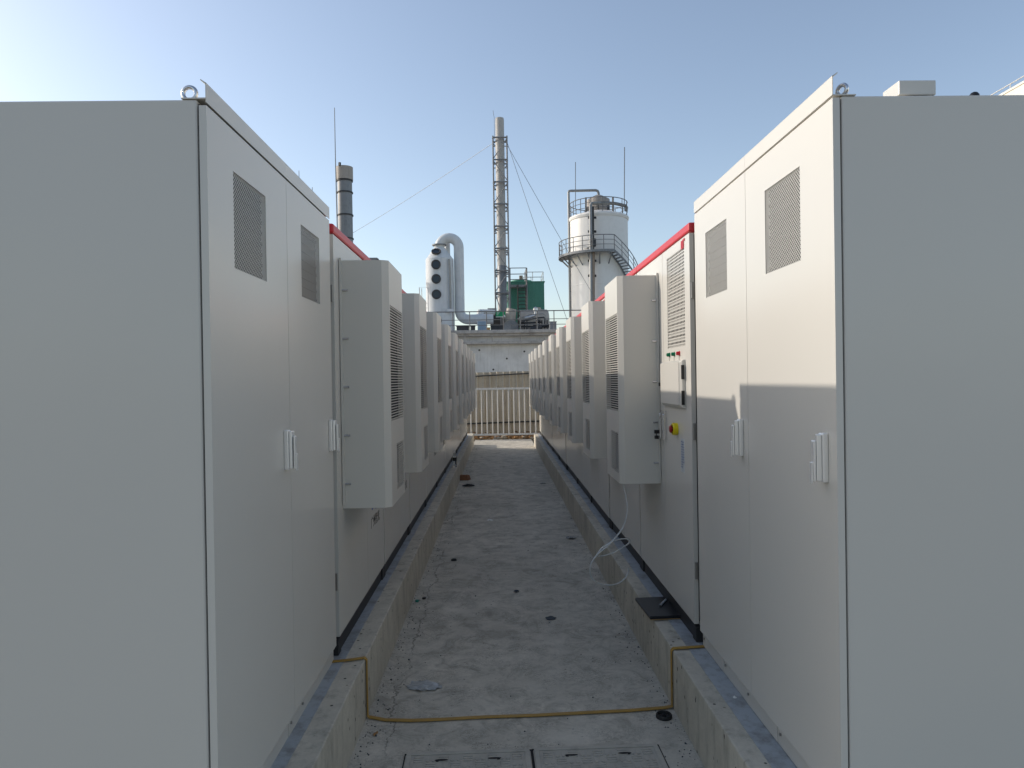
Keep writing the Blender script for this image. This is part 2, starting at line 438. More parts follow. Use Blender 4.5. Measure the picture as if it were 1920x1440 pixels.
# shared meshes
UG = (.165-.12+AX0, AX1-.030, 1.447, 2.050)     # upper grille in local x, z
UG = (AX0+.040, AX1-.034, 1.447, 2.050)
LG = (AX1-.325, AX1-.050, 1.063, 1.313)         # lower grille on the right-hand side
AZ0, AZ1 = 1.004, 2.276
NSU, NSL = 42, 20
def ac_shell():
    m = MB(); ch = .033; cw = .022; f = -AD
    poly = [(AX0, 0), (AX0, f+ch), (AX0+cw, f), (AX1-cw, f), (AX1, f+ch), (AX1, 0)]
    # sides and chamfers
    for (xa, ya), (xb, yb) in zip(poly, poly[1:]):
        if ya == f and yb == f: continue
        m.add([(xa,ya,AZ0),(xb,yb,AZ0),(xb,yb,AZ1),(xa,ya,AZ1)], [(0,1,2,3)])
    for z, fl in ((AZ0, 1), (AZ1, 0)):
        m.add([(x,y,z) for x, y in poly], [tuple(range(6)) if fl == 0 else tuple(range(5,-1,-1))])
    hs = [UG, LG]
    xs = sorted({AX0+cw, AX1-cw}|{h[0] for h in hs}|{h[1] for h in hs}); zs = sorted({AZ0, AZ1}|{h[2] for h in hs}|{h[3] for h in hs})
    for a, b in zip(xs, xs[1:]):
        for c, d in zip(zs, zs[1:]):
            if any(h[0] <= (a+b)/2 <= h[1] and h[2] <= (c+d)/2 <= h[3] for h in hs): continue
            m.add([(a,f,c),(b,f,c),(b,f,d),(a,f,d)], [(0,1,2,3)])
    for a, b, c, d in hs:
        y = f+.03
        m.add([(a,f,c),(b,f,c),(b,f,d),(a,f,d),(a,y,c),(b,y,c),(b,y,d),(a,y,d)], [(0,4,5,1),(1,5,6,2),(2,6,7,3),(3,7,4,0)])
    return m
ME = {}
ME['ac'] = ac_shell().mesh('air_conditioner', M['coat_ac'])
bk = MB()
for h in (UG, LG): bk.add([(h[0],-AD+.0295,h[2]),(h[1],-AD+.0295,h[2]),(h[1],-AD+.0295,h[3]),(h[0],-AD+.0295,h[3])], [(0,1,2,3)])
ME['ac_back'] = bk.mesh('grille_recess', M['dark'])
def slat(h, i, n):
    z0 = h[2]+(h[3]-h[2])*(i+.5)/n; dz = (h[3]-h[2])/n
    y = -AD+.001
    return [(h[0],y,z0-dz*.17),(h[1],y,z0-dz*.17),(h[1],y,z0+dz*.17),(h[0],y,z0+dz*.17),
            (h[0],y+.004,z0-dz*.17),(h[1],y+.004,z0-dz*.17),(h[1],y+.004,z0+dz*.17),(h[0],y+.004,z0+dz*.17)], \
           [(0,1,2,3),(3,2,6,7),(4,5,1,0),(7,6,5,4)]
UDZ = (UG[3]-UG[2])/NSU; LDZ = (LG[3]-LG[2])/NSL
ME['slat_u'] = MB().add(*slat(UG, 0, NSU)).mesh('louvre_slat', M['coat_ac'])
ME['slat_l'] = MB().add(*slat(LG, 0, NSL)).mesh('louvre_slat', M['coat_ac'])
j = MB()
for i in range(NSU): j.add(*slat(UG, i, NSU))
for i in range(NSL): j.add(*slat(LG, i, NSL))
ME['slats'] = j.mesh('louvre_slats', M['coat_ac'])
ME['flange'] = MB().box(AX1+.0005, AX1+.014, -.014, -.003, AZ0+.02, AZ1+.012).mesh('mounting_flange', M['coat_ac'])
ME['stud'] = MB().cyl((AX1+.004,-.0065,0), (AX1+.004,-.044,0), .0055, 8).mesh('stud', M['zinc'], smooth=40)

ME['body'] = MB().box(.004, CW-.004, .030, 1.22, ZB-.01, ZD+.004).mesh('body', M['coat'])
ME['seal'] = MB().box(.014, CW-.014, .022, .0305, ZB+.01, ZD-.01).mesh('door_seal', M['gasket'])
ME['door_ac'] = MB().plate(.0015, AW-.002, ZB, ZD, 0, .023).mesh('door', M['coat'])
VG = (CW-.485, CW-.105, 1.815, 2.335)
ME['door_ct'] = MB().plate(AW+.002, CW-.0015, ZB, ZD, 0, .023, [VG], .020).mesh('door', M['coat'])
cap = MB().box(-.004, CW+.004, -.004, 1.23, ZD+.0055, ZT)
ME['cap'] = cap.mesh('red_cap', M['coat_red'], bevel=.010)
eb = MB().tube([(0, .021*math.cos(2*PI*i/24), .030+.021*math.sin(2*PI*i/24)) for i in range(24)], .0065, 8, closed=True)
eb.v = [(y_, x_, z_) for x_, y_, z_ in eb.v]
ME['eye'] = eb.cyl((0,0,-.001), (0,0,.010), .013, 12).mesh('lifting_eye', M['zinc'], smooth=50)
ME['plinth'] = MB().box(.02, CW-.02, .014, 1.18, KT+.001, ZB-.0105).mesh('plinth', M['plinth'])
ME['foot'] = MB().box(-.012, .05, .004, .07, KT+.005, ZB-.012).mesh('foot_bracket', M['plinth'], bevel=.003)
# control-door ventilation grille: punched sheet with angled blades behind
vg = MB(); nx, nz = 13, 30
gw, gh = VG[1]-VG[0], VG[3]-VG[2]
for i in range(nx+1):
    x = VG[0]+gw*i/nx; vg.add([(x-.0045,.0018,VG[2]),(x+.0045,.0018,VG[2]),(x+.0045,.0018,VG[3]),(x-.0045,.0018,VG[3])], [(0,1,2,3)])
for i in range(nz+1):
    z = VG[2]+gh*i/nz; vg.add([(VG[0],.0010,z-.0030),(VG[1],.0010,z-.0030),(VG[1],.0010,z+.0030),(VG[0],.0010,z+.0030)], [(0,1,2,3)])
ME['vgrille'] = vg.mesh('vent_grille', M['coat'], weld=False)
ME['vback'] = MB().add([(VG[0],.0195,VG[2]),(VG[1],.0195,VG[2]),(VG[1],.0195,VG[3]),(VG[0],.0195,VG[3])], [(0,1,2,3)]).mesh('grille_recess', M['dark'])
ME['blade'] = MB().add([(VG[0],.004,0),(VG[1],.004,0),(VG[1],.015,.013),(VG[0],.015,.013)], [(0,1,2,3)]).mesh('vent_blade', M['coat'])
def lamp(m): return MB().lathe([(.0135,0),(.0135,.004),(.0105,.0045),(.0105,.016),(.008,.019),(.0001,.0195)], 16).mesh('indicator_lamp', m, smooth=40)
ME['lamp_g'] = lamp(M['green_lamp']); ME['lamp_r'] = lamp(M['red_lamp'])
ME['tag'] = MB().box(-.003, .003, -.0008, -.0001, -.012, .012).mesh('lamp_tag', M['ink'])
# control box with sloping edges
bx0, bx1, bz0, bz1 = AW+.036, CW-.105, 1.485, 1.745
cb = MB(); d0 = .032
cb.add([(bx0,-.0002,bz0),(bx1,-.0002,bz0),(bx1,-.0002,bz1),(bx0,-.0002,bz1),
        (bx0,-d0*.55,bz0+.004),(bx1,-d0*.55,bz0+.004),(bx1,-d0*.55,bz1-.004),(bx0,-d0*.55,bz1-.004),
        (bx0+.012,-d0,bz0+.022),(bx1-.022,-d0,bz0+.022),(bx1-.022,-d0,bz1-.016),(bx0+.012,-d0,bz1-.016)],
       [(0,4,5,1),(1,5,6,2),(2,6,7,3),(3,7,4,0),(4,8,9,5),(5,9,10,6),(6,10,11,7),(7,11,8,4),(8,11,10,9)][:8]+[(8,9,10,11)])
ME['cbox'] = cb.mesh('control_box', M['coat'], bevel=.003)
ME['chinge'] = MB().box(bx1+.0004, bx1+.006, -.024, -.008, 0, .075).mesh('box_hinge', M['black'])
ME['clock'] = MB().box(bx0-.010, bx0-.0005, -.040, -.016, 1.60, 1.622).mesh('box_lock', M['black'], bevel=.003)
hp = MB().prism([(-.011,0),(-.011,-.016),(-.006,-.024),(.006,-.024),(.011,-.016),(.011,0)], 0, .150)
ME['handle'] = hp.mesh('handle', M['chrome'], bevel=.003)
ME['hcap'] = MB().add([(-.0105,-.025,.118),(.0105,-.025,.118),(.0105,-.004,.172),(-.0105,-.004,.172),(-.0105,-.0005,.1502),(.0105,-.0005,.1502),(.0105,-.0005,.172),(-.0105,-.0005,.172)],
                      [(0,1,2,3),(0,4,5,1),(1,5,6,2),(2,6,7,3),(3,7,4,0)]).mesh('handle_tip', M['chrome'])
ME['padlock'] = MB().box(-.012, .012, -.052, -.0255, .030, .052).box(-.012, .012, -.050, -.0275, -.002, .018).tube([(-.006,-.038,.018),(-.006,-.038,.030)], .003, 6).mesh('padlock', M['black'], bevel=.002)
ME['estop_y'] = MB().lathe([(.034,0),(.034,.024),(.030,.028),(.026,.028)], 22).mesh('stop_collar', M['yellow'], smooth=40)
ME['estop_r'] = MB().lathe([(.012,.01),(.012,.030),(.020,.031),(.021,.038),(.016,.042),(.0001,.043)], 20).mesh('stop_button', M['red_plastic'], smooth=40)
ME['hingep'] = MB().box(-.013, -.001, .004, .022, 0, .085).mesh('door_hinge', M['hinge'], bevel=.002)
st = MB()
for i in range(11):
    z = 1.305-i*.0135
    st.box(CW-.215, CW-.185+random.uniform(-.006,.004), -.0012, -.0002, z-.0042, z)
    if i < 9: st.box(CW-.178, CW-.160+random.uniform(-.006,.003), -.0012, -.0002, z-.0042, z)
ME['sticker_print'] = st.mesh('sticker_print', M['blue_ink'])
ME['sticker'] = MB().box(CW-.225, CW-.15, -.00018, -.00005, 1.14, 1.32).mesh('sticker', M['sticker'])
em = MB(); ex, ez = CW-.155, 2.352
em.box(ex, ex+.013, -.004, -.0002, ez-.018, ez+.020).box(ex+.020, ex+.033, -.004, -.0002, ez-.018, ez+.020).box(ex, ex+.033, -.0042, -.0003, ez-.024, ez-.0165)
em.box(ex+.040, ex+.052, -.004, -.0002, ez-.024, ez+.020).box(ex+.0375, ex+.070, -.0042, -.0003, ez+.012, ez+.024)
ME['emblem'] = em.mesh('emblem', M['red_ink'])
ME['text'] = text_mesh('lettering', '广州智光', .078, M['ink'])
lg = MB().extr([(0,0),(.10,.0),(.055,-.045),(.02,-.045)], -.0009, -.0001)
lg.extr([(.115,0),(.215,0),(.165,-.062),(.125,-.050)], -.0009, -.0001)
ME['logo'] = lg.mesh('logo', M['blue_ink'])

def add(name, key, parent, loc=None, rot=None):
    return place(name, ME[key], parent, loc, rot)
def make_red(label, loc, rz, group, k, left):
    t = thing('red_capped_cabinet', label, 'cabinet', loc, rz, group)
    near = k < 3
    add('body', 'body', t); add('door_seal', 'seal', t); add('red_cap', 'cap', t); add('plinth', 'plinth', t)
    for ex_ in (.035, CW-.035):
        for ey_ in (.085, 1.14): add('lifting_eye', 'eye', t, (ex_, ey_, ZT))
    da = add('door', 'door_ac', t); dc = add('door', 'door_ct', t)
    add('foot_bracket', 'foot', t, (0,0,0)); add('foot_bracket', 'foot', t, (CW-.04,0,0))
    ac = add('air_conditioner', 'ac', t)
    add('grille_recess', 'ac_back', ac); add('mounting_flange', 'flange', ac)
    if near:
        for i in range(NSU): add('louvre_slat', 'slat_u', ac, (0,0,i*UDZ))
        for i in range(NSL): add('louvre_slat', 'slat_l', ac, (0,0,i*LDZ))
    else:
        add('louvre_slats', 'slats', ac)
    if k < 5:
        for i in range(5): add('stud', 'stud', ac, (0 if not left else AX0-AX1-.008, 0, 1.13+.248*i))
        if left:
            add('mounting_flange', 'flange', ac, (AX0-AX1-.0145, 0, 0))
        add('vent_grille', 'vgrille', dc); add('grille_recess', 'vback', dc)
        for i in range(15): add('vent_blade', 'blade', dc, (0,0,VG[2]+.004+i*gh/15))
        for i, q in enumerate(('lamp_g', 'lamp_g', 'lamp_r')):
            add('indicator_lamp', q, dc, (CW-.440+.110*i, 0, 1.780), (PI/2,0,0)); add('lamp_tag', 'tag', dc, (CW-.452+.110*i, 0, 1.755))
        cbx = add('control_box', 'cbox', dc)
        add('box_hinge', 'chinge', cbx, (0,0,1.505)); add('box_hinge', 'chinge', cbx, (0,0,1.64)); add('box_lock', 'clock', cbx)
        h = add('handle', 'handle', dc, (AW+.040, -.0003, 1.285)); add('handle_tip', 'hcap', h)
        h = add('handle', 'handle', da, (AW-.045, -.0003, 1.285)); add('handle_tip', 'hcap', h); add('padlock', 'padlock', h)
        add('stop_collar', 'estop_y', dc, (CW-.300, -.0003, 1.365), (PI/2,0,0)); add('stop_button', 'estop_r', dc, (CW-.300, -.0003, 1.365), (PI/2,0,0))
        add('emblem', 'emblem', dc)
        for z in (.62, 1.33, 2.05):
            add('door_hinge', 'hingep', dc, (CW+.0005+.0125, 0, z)); add('door_hinge', 'hingep', da, (.0005, 0, z))
    if left and k < 5:
        add('lettering', 'text', dc, (AW+.12, -.0006, .740), (PI/2,0,0)); add('logo', 'logo', dc, (AW+.14, 0, .890))
    if not left and k < 2:
        add('sticker', 'sticker', dc); add('sticker_print', 'sticker_print', dc)
    return t
ORD = ['first', 'second', 'third', 'fourth', 'fifth', 'sixth', 'seventh', 'eighth', 'ninth', 'tenth']
PL = 1.3835
jit = random.Random(21)
for kk in range(10):
    tailL = 'black lettering under its cooler' if kk < 2 else 'boxy cooler on its door'
    make_red('%s red-capped cabinet from the camera, left row, %s' % (ORD[kk], tailL),
             (-.811+jit.uniform(-.0025,.0025), 3.502+kk*PL, 0), PI/2+jit.uniform(-.002,.002), 'red-capped cabinets of the left row', kk, True)
    tailR = 'with lamps and yellow stop button' if kk == 0 else 'boxy cooler on its door'
    make_red('%s red-capped cabinet from the camera, right row, %s' % (ORD[kk], tailR),
             (.978+jit.uniform(-.0025,.0025), 4.934+kk*PL, 0), -PI/2+jit.uniform(-.002,.002), 'red-capped cabinets of the right row', kk, False)

# ================================================================ BACKGROUND: THE PLANT BEHIND THE FENCE
BY = 36.0                                      # front of the factory building
ZDK = at(950, 619, BY).z                       # roof deck
b = thing('factory_building', 'low plastered factory building with stained pale wall and flat roof behind the fence', 'building', (0, BY, 0))
MB().box(-16, 9.5, 0, 18, -.4, ZDK-.30).build('wall', M['plaster'], b)
sl = MB()
xs = [-16.4+i*.45 for i in range(58)]
for z0, z1, yo in ((ZDK-.30, ZDK-.17, -.30), (ZDK-.17, ZDK-.06, -.42), (ZDK-.06, ZDK, -.36)):
    sl.box(-16.4, 9.9, yo, 18.3, z0+.0005, z1)
sl.build('roof_slab', M['slab_edge'], b)
zl = at(950, 645, BY).z
MB().box(-16, at(1045, 640, BY).x+3, -.32, -.003, zl, zl+.13).build('ledge', M['slab_edge'], b)
for px in (872, 923, 975, 1020):
    x = at(px, 638, BY).x
    MB().box(x-.03, x+.03, -.30, -.24, zl+.131, zl+.42).build('bracket', M['slab_edge'], b)
for x, z in ((-1.0, 3.2), (.4, 2.75), (1.3, 3.1), (-.3, 2.2)):
    MB().cyl((x, -.02, z), (x, .05, z), .05, 10).build('pipe_stub', M['dark_steel'], b)

# railing along the roof edge
r = thing('roof_railing', 'thin grey three-rail guard railing along the flat factory roof edge', 'railing', (0, BY-.12, ZDK))
rx0, rx1 = at(792, 590, BY-.12).x, at(1200, 580, BY-.12).x
RH = at(950, 583.5, BY-.12).z-ZDK
for z, rad in ((RH, .026), (RH*.56, .016), (RH*.27, .016)):
    MB().cyl((rx0, 0, z), (rx1, 0, z), rad, 8).build('rail', M['rail'], r)
x = at(849, 600, BY-.12).x
x -= .86*2
while x < rx1:
    MB().cyl((x, 0, 0), (x, 0, RH), .024, 8).build('post', M['rail'], r); x += .86

# ---- gas scrubber with U-shaped outlet duct
SY = 41.0
s1 = SY/F
sc = at(826, 600, SY); sc.z = ZDK
sr = 26*s1
Z = lambda py, px=826, Y=SY: at(px, py, Y).z
t = thing('scrubber_tower', 'pale blue-grey scrubber tower with dark portholes and hooked outlet duct', 'scrubber', (sc.x, sc.y, 0))
zt, zn = Z(487), Z(464)
MB().lathe([(sr*1.03, ZDK-.05), (sr*1.0, zt), (sr*.99, zt+.01), (.30, zn), (.30, zn+.12)], 40).build('vessel', M['frp'], t, smooth=35)
MB().lathe([(.29, zn+.1), (.42, zn+.1), (.42, zn+.16), (.29, zn+.16)], 28).build('flange', M['frame_grey'], t, smooth=30)
dr = 9.3*s1
xr = at(861, 520, SY).x-sc.x; uc = xr/2; ur = xr/2; zu = at(845, 437, SY).z-dr-ur
pts = [(0,0,zn+.14), (0,0,zn+.3)] if zu > zn+.35 else [(0,0,zn+.14)]
pts += [(uc-ur*math.cos(PI*i/14), 0, zu+ur*math.sin(PI*i/14)) for i in range(15)]
zh = at(880, 599, SY).z; er = .5
pts += [(xr,0,zh+er+.3)]
pts += [(xr+er-er*math.cos(PI/2*i/8), 0, zh+er-er*math.sin(PI/2*i/8)) for i in range(9)]
xe = at(925, 598, SY).x-sc.x
pts += [(xe, 0, zh)]
MB().tube(pts, dr, 22).build('outlet_duct', M['frp'], t, smooth=40)
for q in (.35, .7): 
    xx = xr+er+(xe-xr-er)*q
    MB().tube([(xx-.04,0,zh),(xx+.04,0,zh)], dr*1.08, 22).build('duct_flange', M['frp'], t, smooth=40)
def porthole(z, tilt, off):
    g_ = MB().lathe([(.20,0),(.275,0),(.275,.08),(.245,.095),(.20,.07)], 24).build('porthole', M['dark_steel'], t, smooth=40)
    g_.location = (-.14, -off, z); g_.rotation_euler = (PI/2-tilt, 0, 0)
    MB().lathe([(.0001,.055),(.205,.055)], 24).build('porthole_glass', M['porthole'], g_)
    for i in range(10):
        a = 2*PI*i/10; MB().cyl((.26*math.cos(a), .26*math.sin(a), .06), (.26*math.cos(a), .26*math.sin(a), .10), .018, 6).build('bolt', M['dark_steel'], g_)
for py in (496, 523, 552, 601):
    porthole(at(821, py, SY-sr).z, 0, sr*.985)
porthole(at(822, 473, SY-.5).z, R(48), .56)
zj = at(856, 584, SY).z
MB().tube([(sr*.80,-.72,zj),(sr*.80,-.72,Z(515)),(sr*.74,-.72,Z(490))], .06, 8).build('side_pipe', M['grey_pipe'], t, smooth=40)
MB().box(sr*.80-.2, sr*.80+.2, -.9, -.62, zj-.12, zj+.06).build('pipe_box', M['frp'], t, bevel=.02)
MB().cyl((.42,.62,zn-1), (.42,.62,zn+.6), .16, 14).build('vent_pipe', M['frp'], t, smooth=40)
MB().box(-.9, .9, -.9, .9, ZDK+.0, ZDK+.06).build('base_plate', M['slab_edge'], t)

# access ladder left of the scrubber
lp = at(795, 580, 40); lw = at(803, 540, 40).x-at(787, 540, 40).x; zt2 = at(795, 539, 40).z
t = thing('roof_ladder', 'thin white hooped access ladder left of the scrubber tower', 'ladder', (lp.x, 40, 0))
MB().tube([(-lw/2,0,ZDK),(-lw/2,0,zt2),(lw/2,0,zt2),(lw/2,0,ZDK)], .025, 8).build('hoop', M['gate'], t, smooth=40)
MB().tube([(-lw/2+.09,.35,ZDK),(-lw/2+.09,.35,zt2)], .02, 8).build('stile', M['gate'], t)
for i in range(7):
    z = ZDK+.25+i*.27; MB().cyl((-lw/2,0,z), (lw/2,0,z), .014, 6).build('rung', M['gate'], t)

# ---- exhaust stack in a lattice mast
CY = 44.0
cp = at(943, 590, CY); cpx = (cp.x+at(936, 230, CY).x)/2
t = thing('exhaust_stack', 'tall slim beige exhaust stack inside a grey lattice mast with guy wires', 'chimney', (cpx, CY, 0))
ZC = lambda py: at(940, py, CY).z
pr = 8.4*CY/F
MB().lathe([(pr,ZC(505)),(pr,ZC(262)),(pr*.98,ZC(261)),(pr*.98,ZC(226)),(pr*.93,ZC(222)),(pr*.80,ZC(222)),(pr*.8,ZC(235))], 26).build('flue', M['stack'], t, smooth=35)
MB().lathe([(pr*1.06,ZDK),(pr*1.04,ZC(499)),(pr*1.0,ZC(498.5))], 26).build('lower_sleeve', M['stack_grey'], t, smooth=35)
hw = 13.0*CY/F
levels = [ZC(262+41.2*i) for i in range(8)]+[ZDK]
for sx in (-1, 1):
    for sy in (-1, 1):
        MB().cyl((sx*hw, sy*hw, ZDK), (sx*hw, sy*hw, levels[0]+.1), .045, 8).build('mast_leg', M['frame_grey'], t)
for i, z in enumerate(levels[:-1]):
    rg = MB()
    for a, b_ in (((-1,-1),(1,-1)), ((1,-1),(1,1)), ((1,1),(-1,1)), ((-1,1),(-1,-1))):
        rg.bar((a[0]*hw, a[1]*hw, z), (b_[0]*hw, b_[1]*hw, z), .075)
        rg.bar((a[0]*hw, a[1]*hw, z-.26), ((a[0]*.72+b_[0]*.28)*hw, (a[1]*.72+b_[1]*.28)*hw, z-.26), .045)
        rg.bar((b_[0]*hw, b_[1]*hw, z-.26), ((b_[0]*.72+a[0]*.28)*hw, (b_[1]*.72+a[1]*.28)*hw, z-.26), .045)
    rg.build('ring_frame', M['frame_grey'], t)
    zl_ = levels[i+1]
    for f_, (a, b_) in enumerate((((-1,-1),(1,-1)), ((1,-1),(1,1)), ((1,1),(-1,1)), ((-1,1),(-1,-1)))):
        q = (a, b_) if (i+f_) % 2 else (b_, a)
        MB().bar((q[0][0]*hw, q[0][1]*hw, z-.05), (q[1][0]*hw, q[1][1]*hw, zl_+.05), .038).build('brace', M['frame_grey'], t)
MB().tube([(-pr-.05,-.1,ZC(262)),(-pr-.05,-.1,ZC(222)),(-pr-.12,-.1,ZC(208))], .014, 6).build('lightning_rod', M['wire'], t)
def guy(p0, p1):
    p0, p1 = Vector(p0), Vector(p1); L = (p1-p0).length
    pts = [p0.lerp(p1, i/10)+Vector((0,0,-.006*L*4*(i/10)*(1-i/10))) for i in range(11)]
    MB().tube([q-Vector((cpx, CY, 0)) for q in pts], .014, 5).build('guy_wire', M['wire'], t)
guy((cpx-hw, CY, ZC(268)), at(661, 437, 59.3))
guy((cpx+hw, CY-hw, ZC(270)), (4.3, 41, ZDK))
guy((cpx+hw, CY, ZC(271)), (7.9, 46, ZDK))
# green sign on the base of the stack
t = thing('green_sign', 'small green safety sign with white marks at the foot of the exhaust stack', 'sign', (cpx, 42.2, 0))
a, c2 = at(929.5, 583, 42.2), at(948, 594, 42.2)
MB().cyl((a.x-cpx+.3, .01, ZDK), (a.x-cpx+.3, .01, a.z), .025, 8).build('post', M['rail'], t)
MB().box(a.x-cpx, c2.x-cpx, -.02, 0, c2.z, a.z).build('panel', M['sign_green'], t)
wd = c2.x-a.x; hd = a.z-c2.z; x0 = a.x-cpx
sg = MB().box(x0+wd*.82, x0+wd*.95, -.024, -.021, c2.z+hd*.06, c2.z+hd*.30)
for i in range(3): sg.box(x0+wd*.10, x0+wd*(.38-.06*i), -.024, -.021, c2.z+hd*(.72-.2*i), c2.z+hd*(.78-.2*i))
sg.box(x0, x0+wd, -.024, -.021, c2.z-.02, c2.z+.015)
sg.build('printed_marks', M['sign_white'], t)

# ---- green clad cooling tower
GY = 47.0
g0, g1 = at(951, 560, GY).x, at(1018.5, 560, GY).x
zg0, zg1 = ZDK, at(1000, 533.5, GY).z
t = thing('cooling_tower', 'green ribbed-sheet cooling tower with round fan drum on the factory roof', 'cooling tower', ((g0+g1)/2, GY, 0))
gw2 = (g1-g0)/2; gd = 1.2
npan = 7
for i in range(npan):
    xa = -gw2+2*gw2*i/npan; xb = -gw2+2*gw2*(i+1)/npan-.008; w_ = xb-xa
    prof = []
    for q in range(4):
        o_ = xa+w_*q/4; d = w_/4
        prof += [(o_, -gd), (o_+d*.55, -gd), (o_+d*.62, -gd-.035), (o_+d*.93, -gd-.035)]
    prof += [(xb, -gd)]
    vs = [(x, y, zg0+.4) for x, y in prof]+[(x, y, zg1) for x, y in prof]; n = len(prof)
    MB().add(vs, [(j_, j_+1, n+j_+1, n+j_) for j_ in range(n-1)]).build('ribbed_sheet', M['green'], t)
MB().box(-gw2, gw2, -gd+.003, gd, zg0, zg1-.01).build('casing', M['green'], t)
MB().box(-gw2-.05, gw2+.05, -gd-.06, gd+.05, zg1, zg1+.05).build('roof_trim', M['green'], t)
dxc = at(977, 530, GY).x-(g0+g1)/2; drr = (at(996, 530, GY).x-at(958, 530, GY).x)/2
zdr = at(977, 525, GY-drr).z
MB().lathe([(drr,zg1+.05),(drr*1.0,zdr-.05),(drr*1.06,zdr-.04),(drr*1.06,zdr+.02),(drr*.9,zdr+.02),(drr*.9,zdr-.3)], 32, (dxc,0,0)).build('fan_drum', M['green'], t, smooth=35)
MB().box(dxc-.12, dxc+.12, -.15, .15, zdr-.1, at(974, 517, GY).z).build('fan_motor', M['rust_pipe'], t, bevel=.03)
rt = at(1000, 515, GY).z
for x in (dxc+.2, dxc+.72, gw2-.05):
    for y in (-gd+.05, gd-.05): MB().cyl((x,y,zg1+.05), (x,y,rt), .025, 6).build('rail_post', M['gate'], t)
for z in (rt, zg1+(rt-zg1)*.5):
    MB().tube([(dxc+.2,-gd+.05,z),(gw2-.05,-gd+.05,z),(gw2-.05,gd-.05,z),(dxc+.2,gd-.05,z)], .025, 6).build('rail', M['gate'], t)

# ladder tower with platform in front of it
PY = 45.0
t = thing('service_platform', 'grey steel service platform with ladder in front of the green cooling tower', 'platform', (0, PY, 0))
x0, x1 = at(956, 530, PY).x, at(987.5, 530, PY).x; xl = at(971, 560, PY).x
zp = at(970, 534, PY).z; zr = at(970, 502.5, PY).z
for x in (x0, x1):
    for y in (0, .8): MB().bar((x,y,ZDK), (x,y,zr), .075).build('column', M['rail'], t)
MB().box(x0-.06, x1+.06, -.06, .86, zp-.13, zp).build('deck', M['frame_grey'], t)
for z in (zr, zr-.40*(zr-zp)*.9, zp+.35*(zr-zp)*.9):
    MB().tube([(x0,.8,z),(x0,0,z),(x1,0,z),(x1,.8,z)], .028, 6).build('guard_rail', M['rail'], t)
for x in (xl, x1-.06): MB().bar((x,-.1,ZDK), (x,-.1,zp), .06).build('ladder_stile', M['dark_steel'], t)
z = ZDK+.15
while z < zp-.2:
    MB().box(xl+.02, x1-.08, -.13, -.07, z-.025, z+.025).build('rung', M['dark_steel'], t); z += .232

# horizontal tank and pipework
HY = 44.0
hx0, hx1 = at(988, 600, HY).x, at(1029, 600, HY).x
zh1 = at(1010, 580.5, HY).z; hr = (zh1-ZDK)/2
t = thing('storage_tank', 'squat beige horizontal storage tank behind dark pipework on the factory roof', 'tank', (0, HY, ZDK+hr))
MB().tube([(hx0-.4,0,0),(hx0,0,0),(hx1-.14,0,0),(hx1-.04,0,0),(hx1,0,0)], [hr*.99,hr,hr,hr*.93,hr*.7], 28).build('shell', M['beige_tank'], t, smooth=40)
for x in (hx0+.3, hx1-.5): MB().box(x-.08, x+.08, -hr*.7, hr*.7, -hr, -hr*.55).build('saddle', M['frame_grey'], t)
MB().cyl(((hx0+hx1)/2,0,hr*.95), ((hx0+hx1)/2,0,hr+.12), .2, 14).build('manhole', M['beige_tank'], t)
t = thing('clad_pipe', 'shiny clad pipe bending down in front of the beige tank', 'pipe', (0, 42.9, 0))
MB().tube([at(1004,582,42.9)-Vector((0,42.9,0)), at(1004,588,42.9)-Vector((0,42.9,0)), at(1002,592,42.9)-Vector((0,42.9,0)), at(992,595,42.9)-Vector((0,42.9,0)), at(984,596.5,42.9)-Vector((0,42.9,0))], .095, 14).build('cladding', M['silver'], t, smooth=60)
MB().lathe([(.15,0),(.15,.12),(.08,.2),(.0001,.22)], 14, tuple(at(1004,582,42.9)-Vector((0,42.9,0)))).build('cowl', M['silver'], t, smooth=40)
t = thing('pump_pipework', 'tangle of black pipes and valves on the roof in front of the tank', 'pipework', (0, 42.3, 0))
def pipe(ps, rad, m='dark_steel', name='pipe'):
    MB().tube([at(x, y, 42.3+dy)-Vector((0,42.3,0)) for x, y, dy in ps], rad, 8).build(name, M[m], t, smooth=50)
pipe([(972,602,0),(990,600,0),(1008,596,0),(1020,595,0),(1021.5,597,0),(1021.5,616,0)], .045)
pipe([(974,606,.2),(1000,605,.2),(1016,604,.2)], .05)
pipe([(995,617,-.1),(1002,613,-.1),(1020,611,-.1),(1036,608,-.1)], .07)
pipe([(970,598,.1),(992,590,.1),(1018,588,.1),(1023,592,.1),(1023,600,.1)], .03, 'grey_pipe')
for px in (976, 983, 988, 1006, 1012, 1016, 1026): pipe([(px,599+(px%5),0),(px,617.5,0)], .04)
pipe([(972,612,.1),(1030,613,.1)], .05)
for px, py in ((1003,610),(1010,601),(980,603)):
    c3 = at(px, py, 42.2)-Vector((0,42.3,0)); MB().lathe([(.0001,-.06),(.13,-.05),(.13,.05),(.0001,.06)], 14, tuple(c3)).build('valve_wheel', M['dark_steel'], t)
pipe([(996,617.5,-.3),(1008,615,-.3),(1015,616,-.3)], .13, 'dark_steel', 'pump')

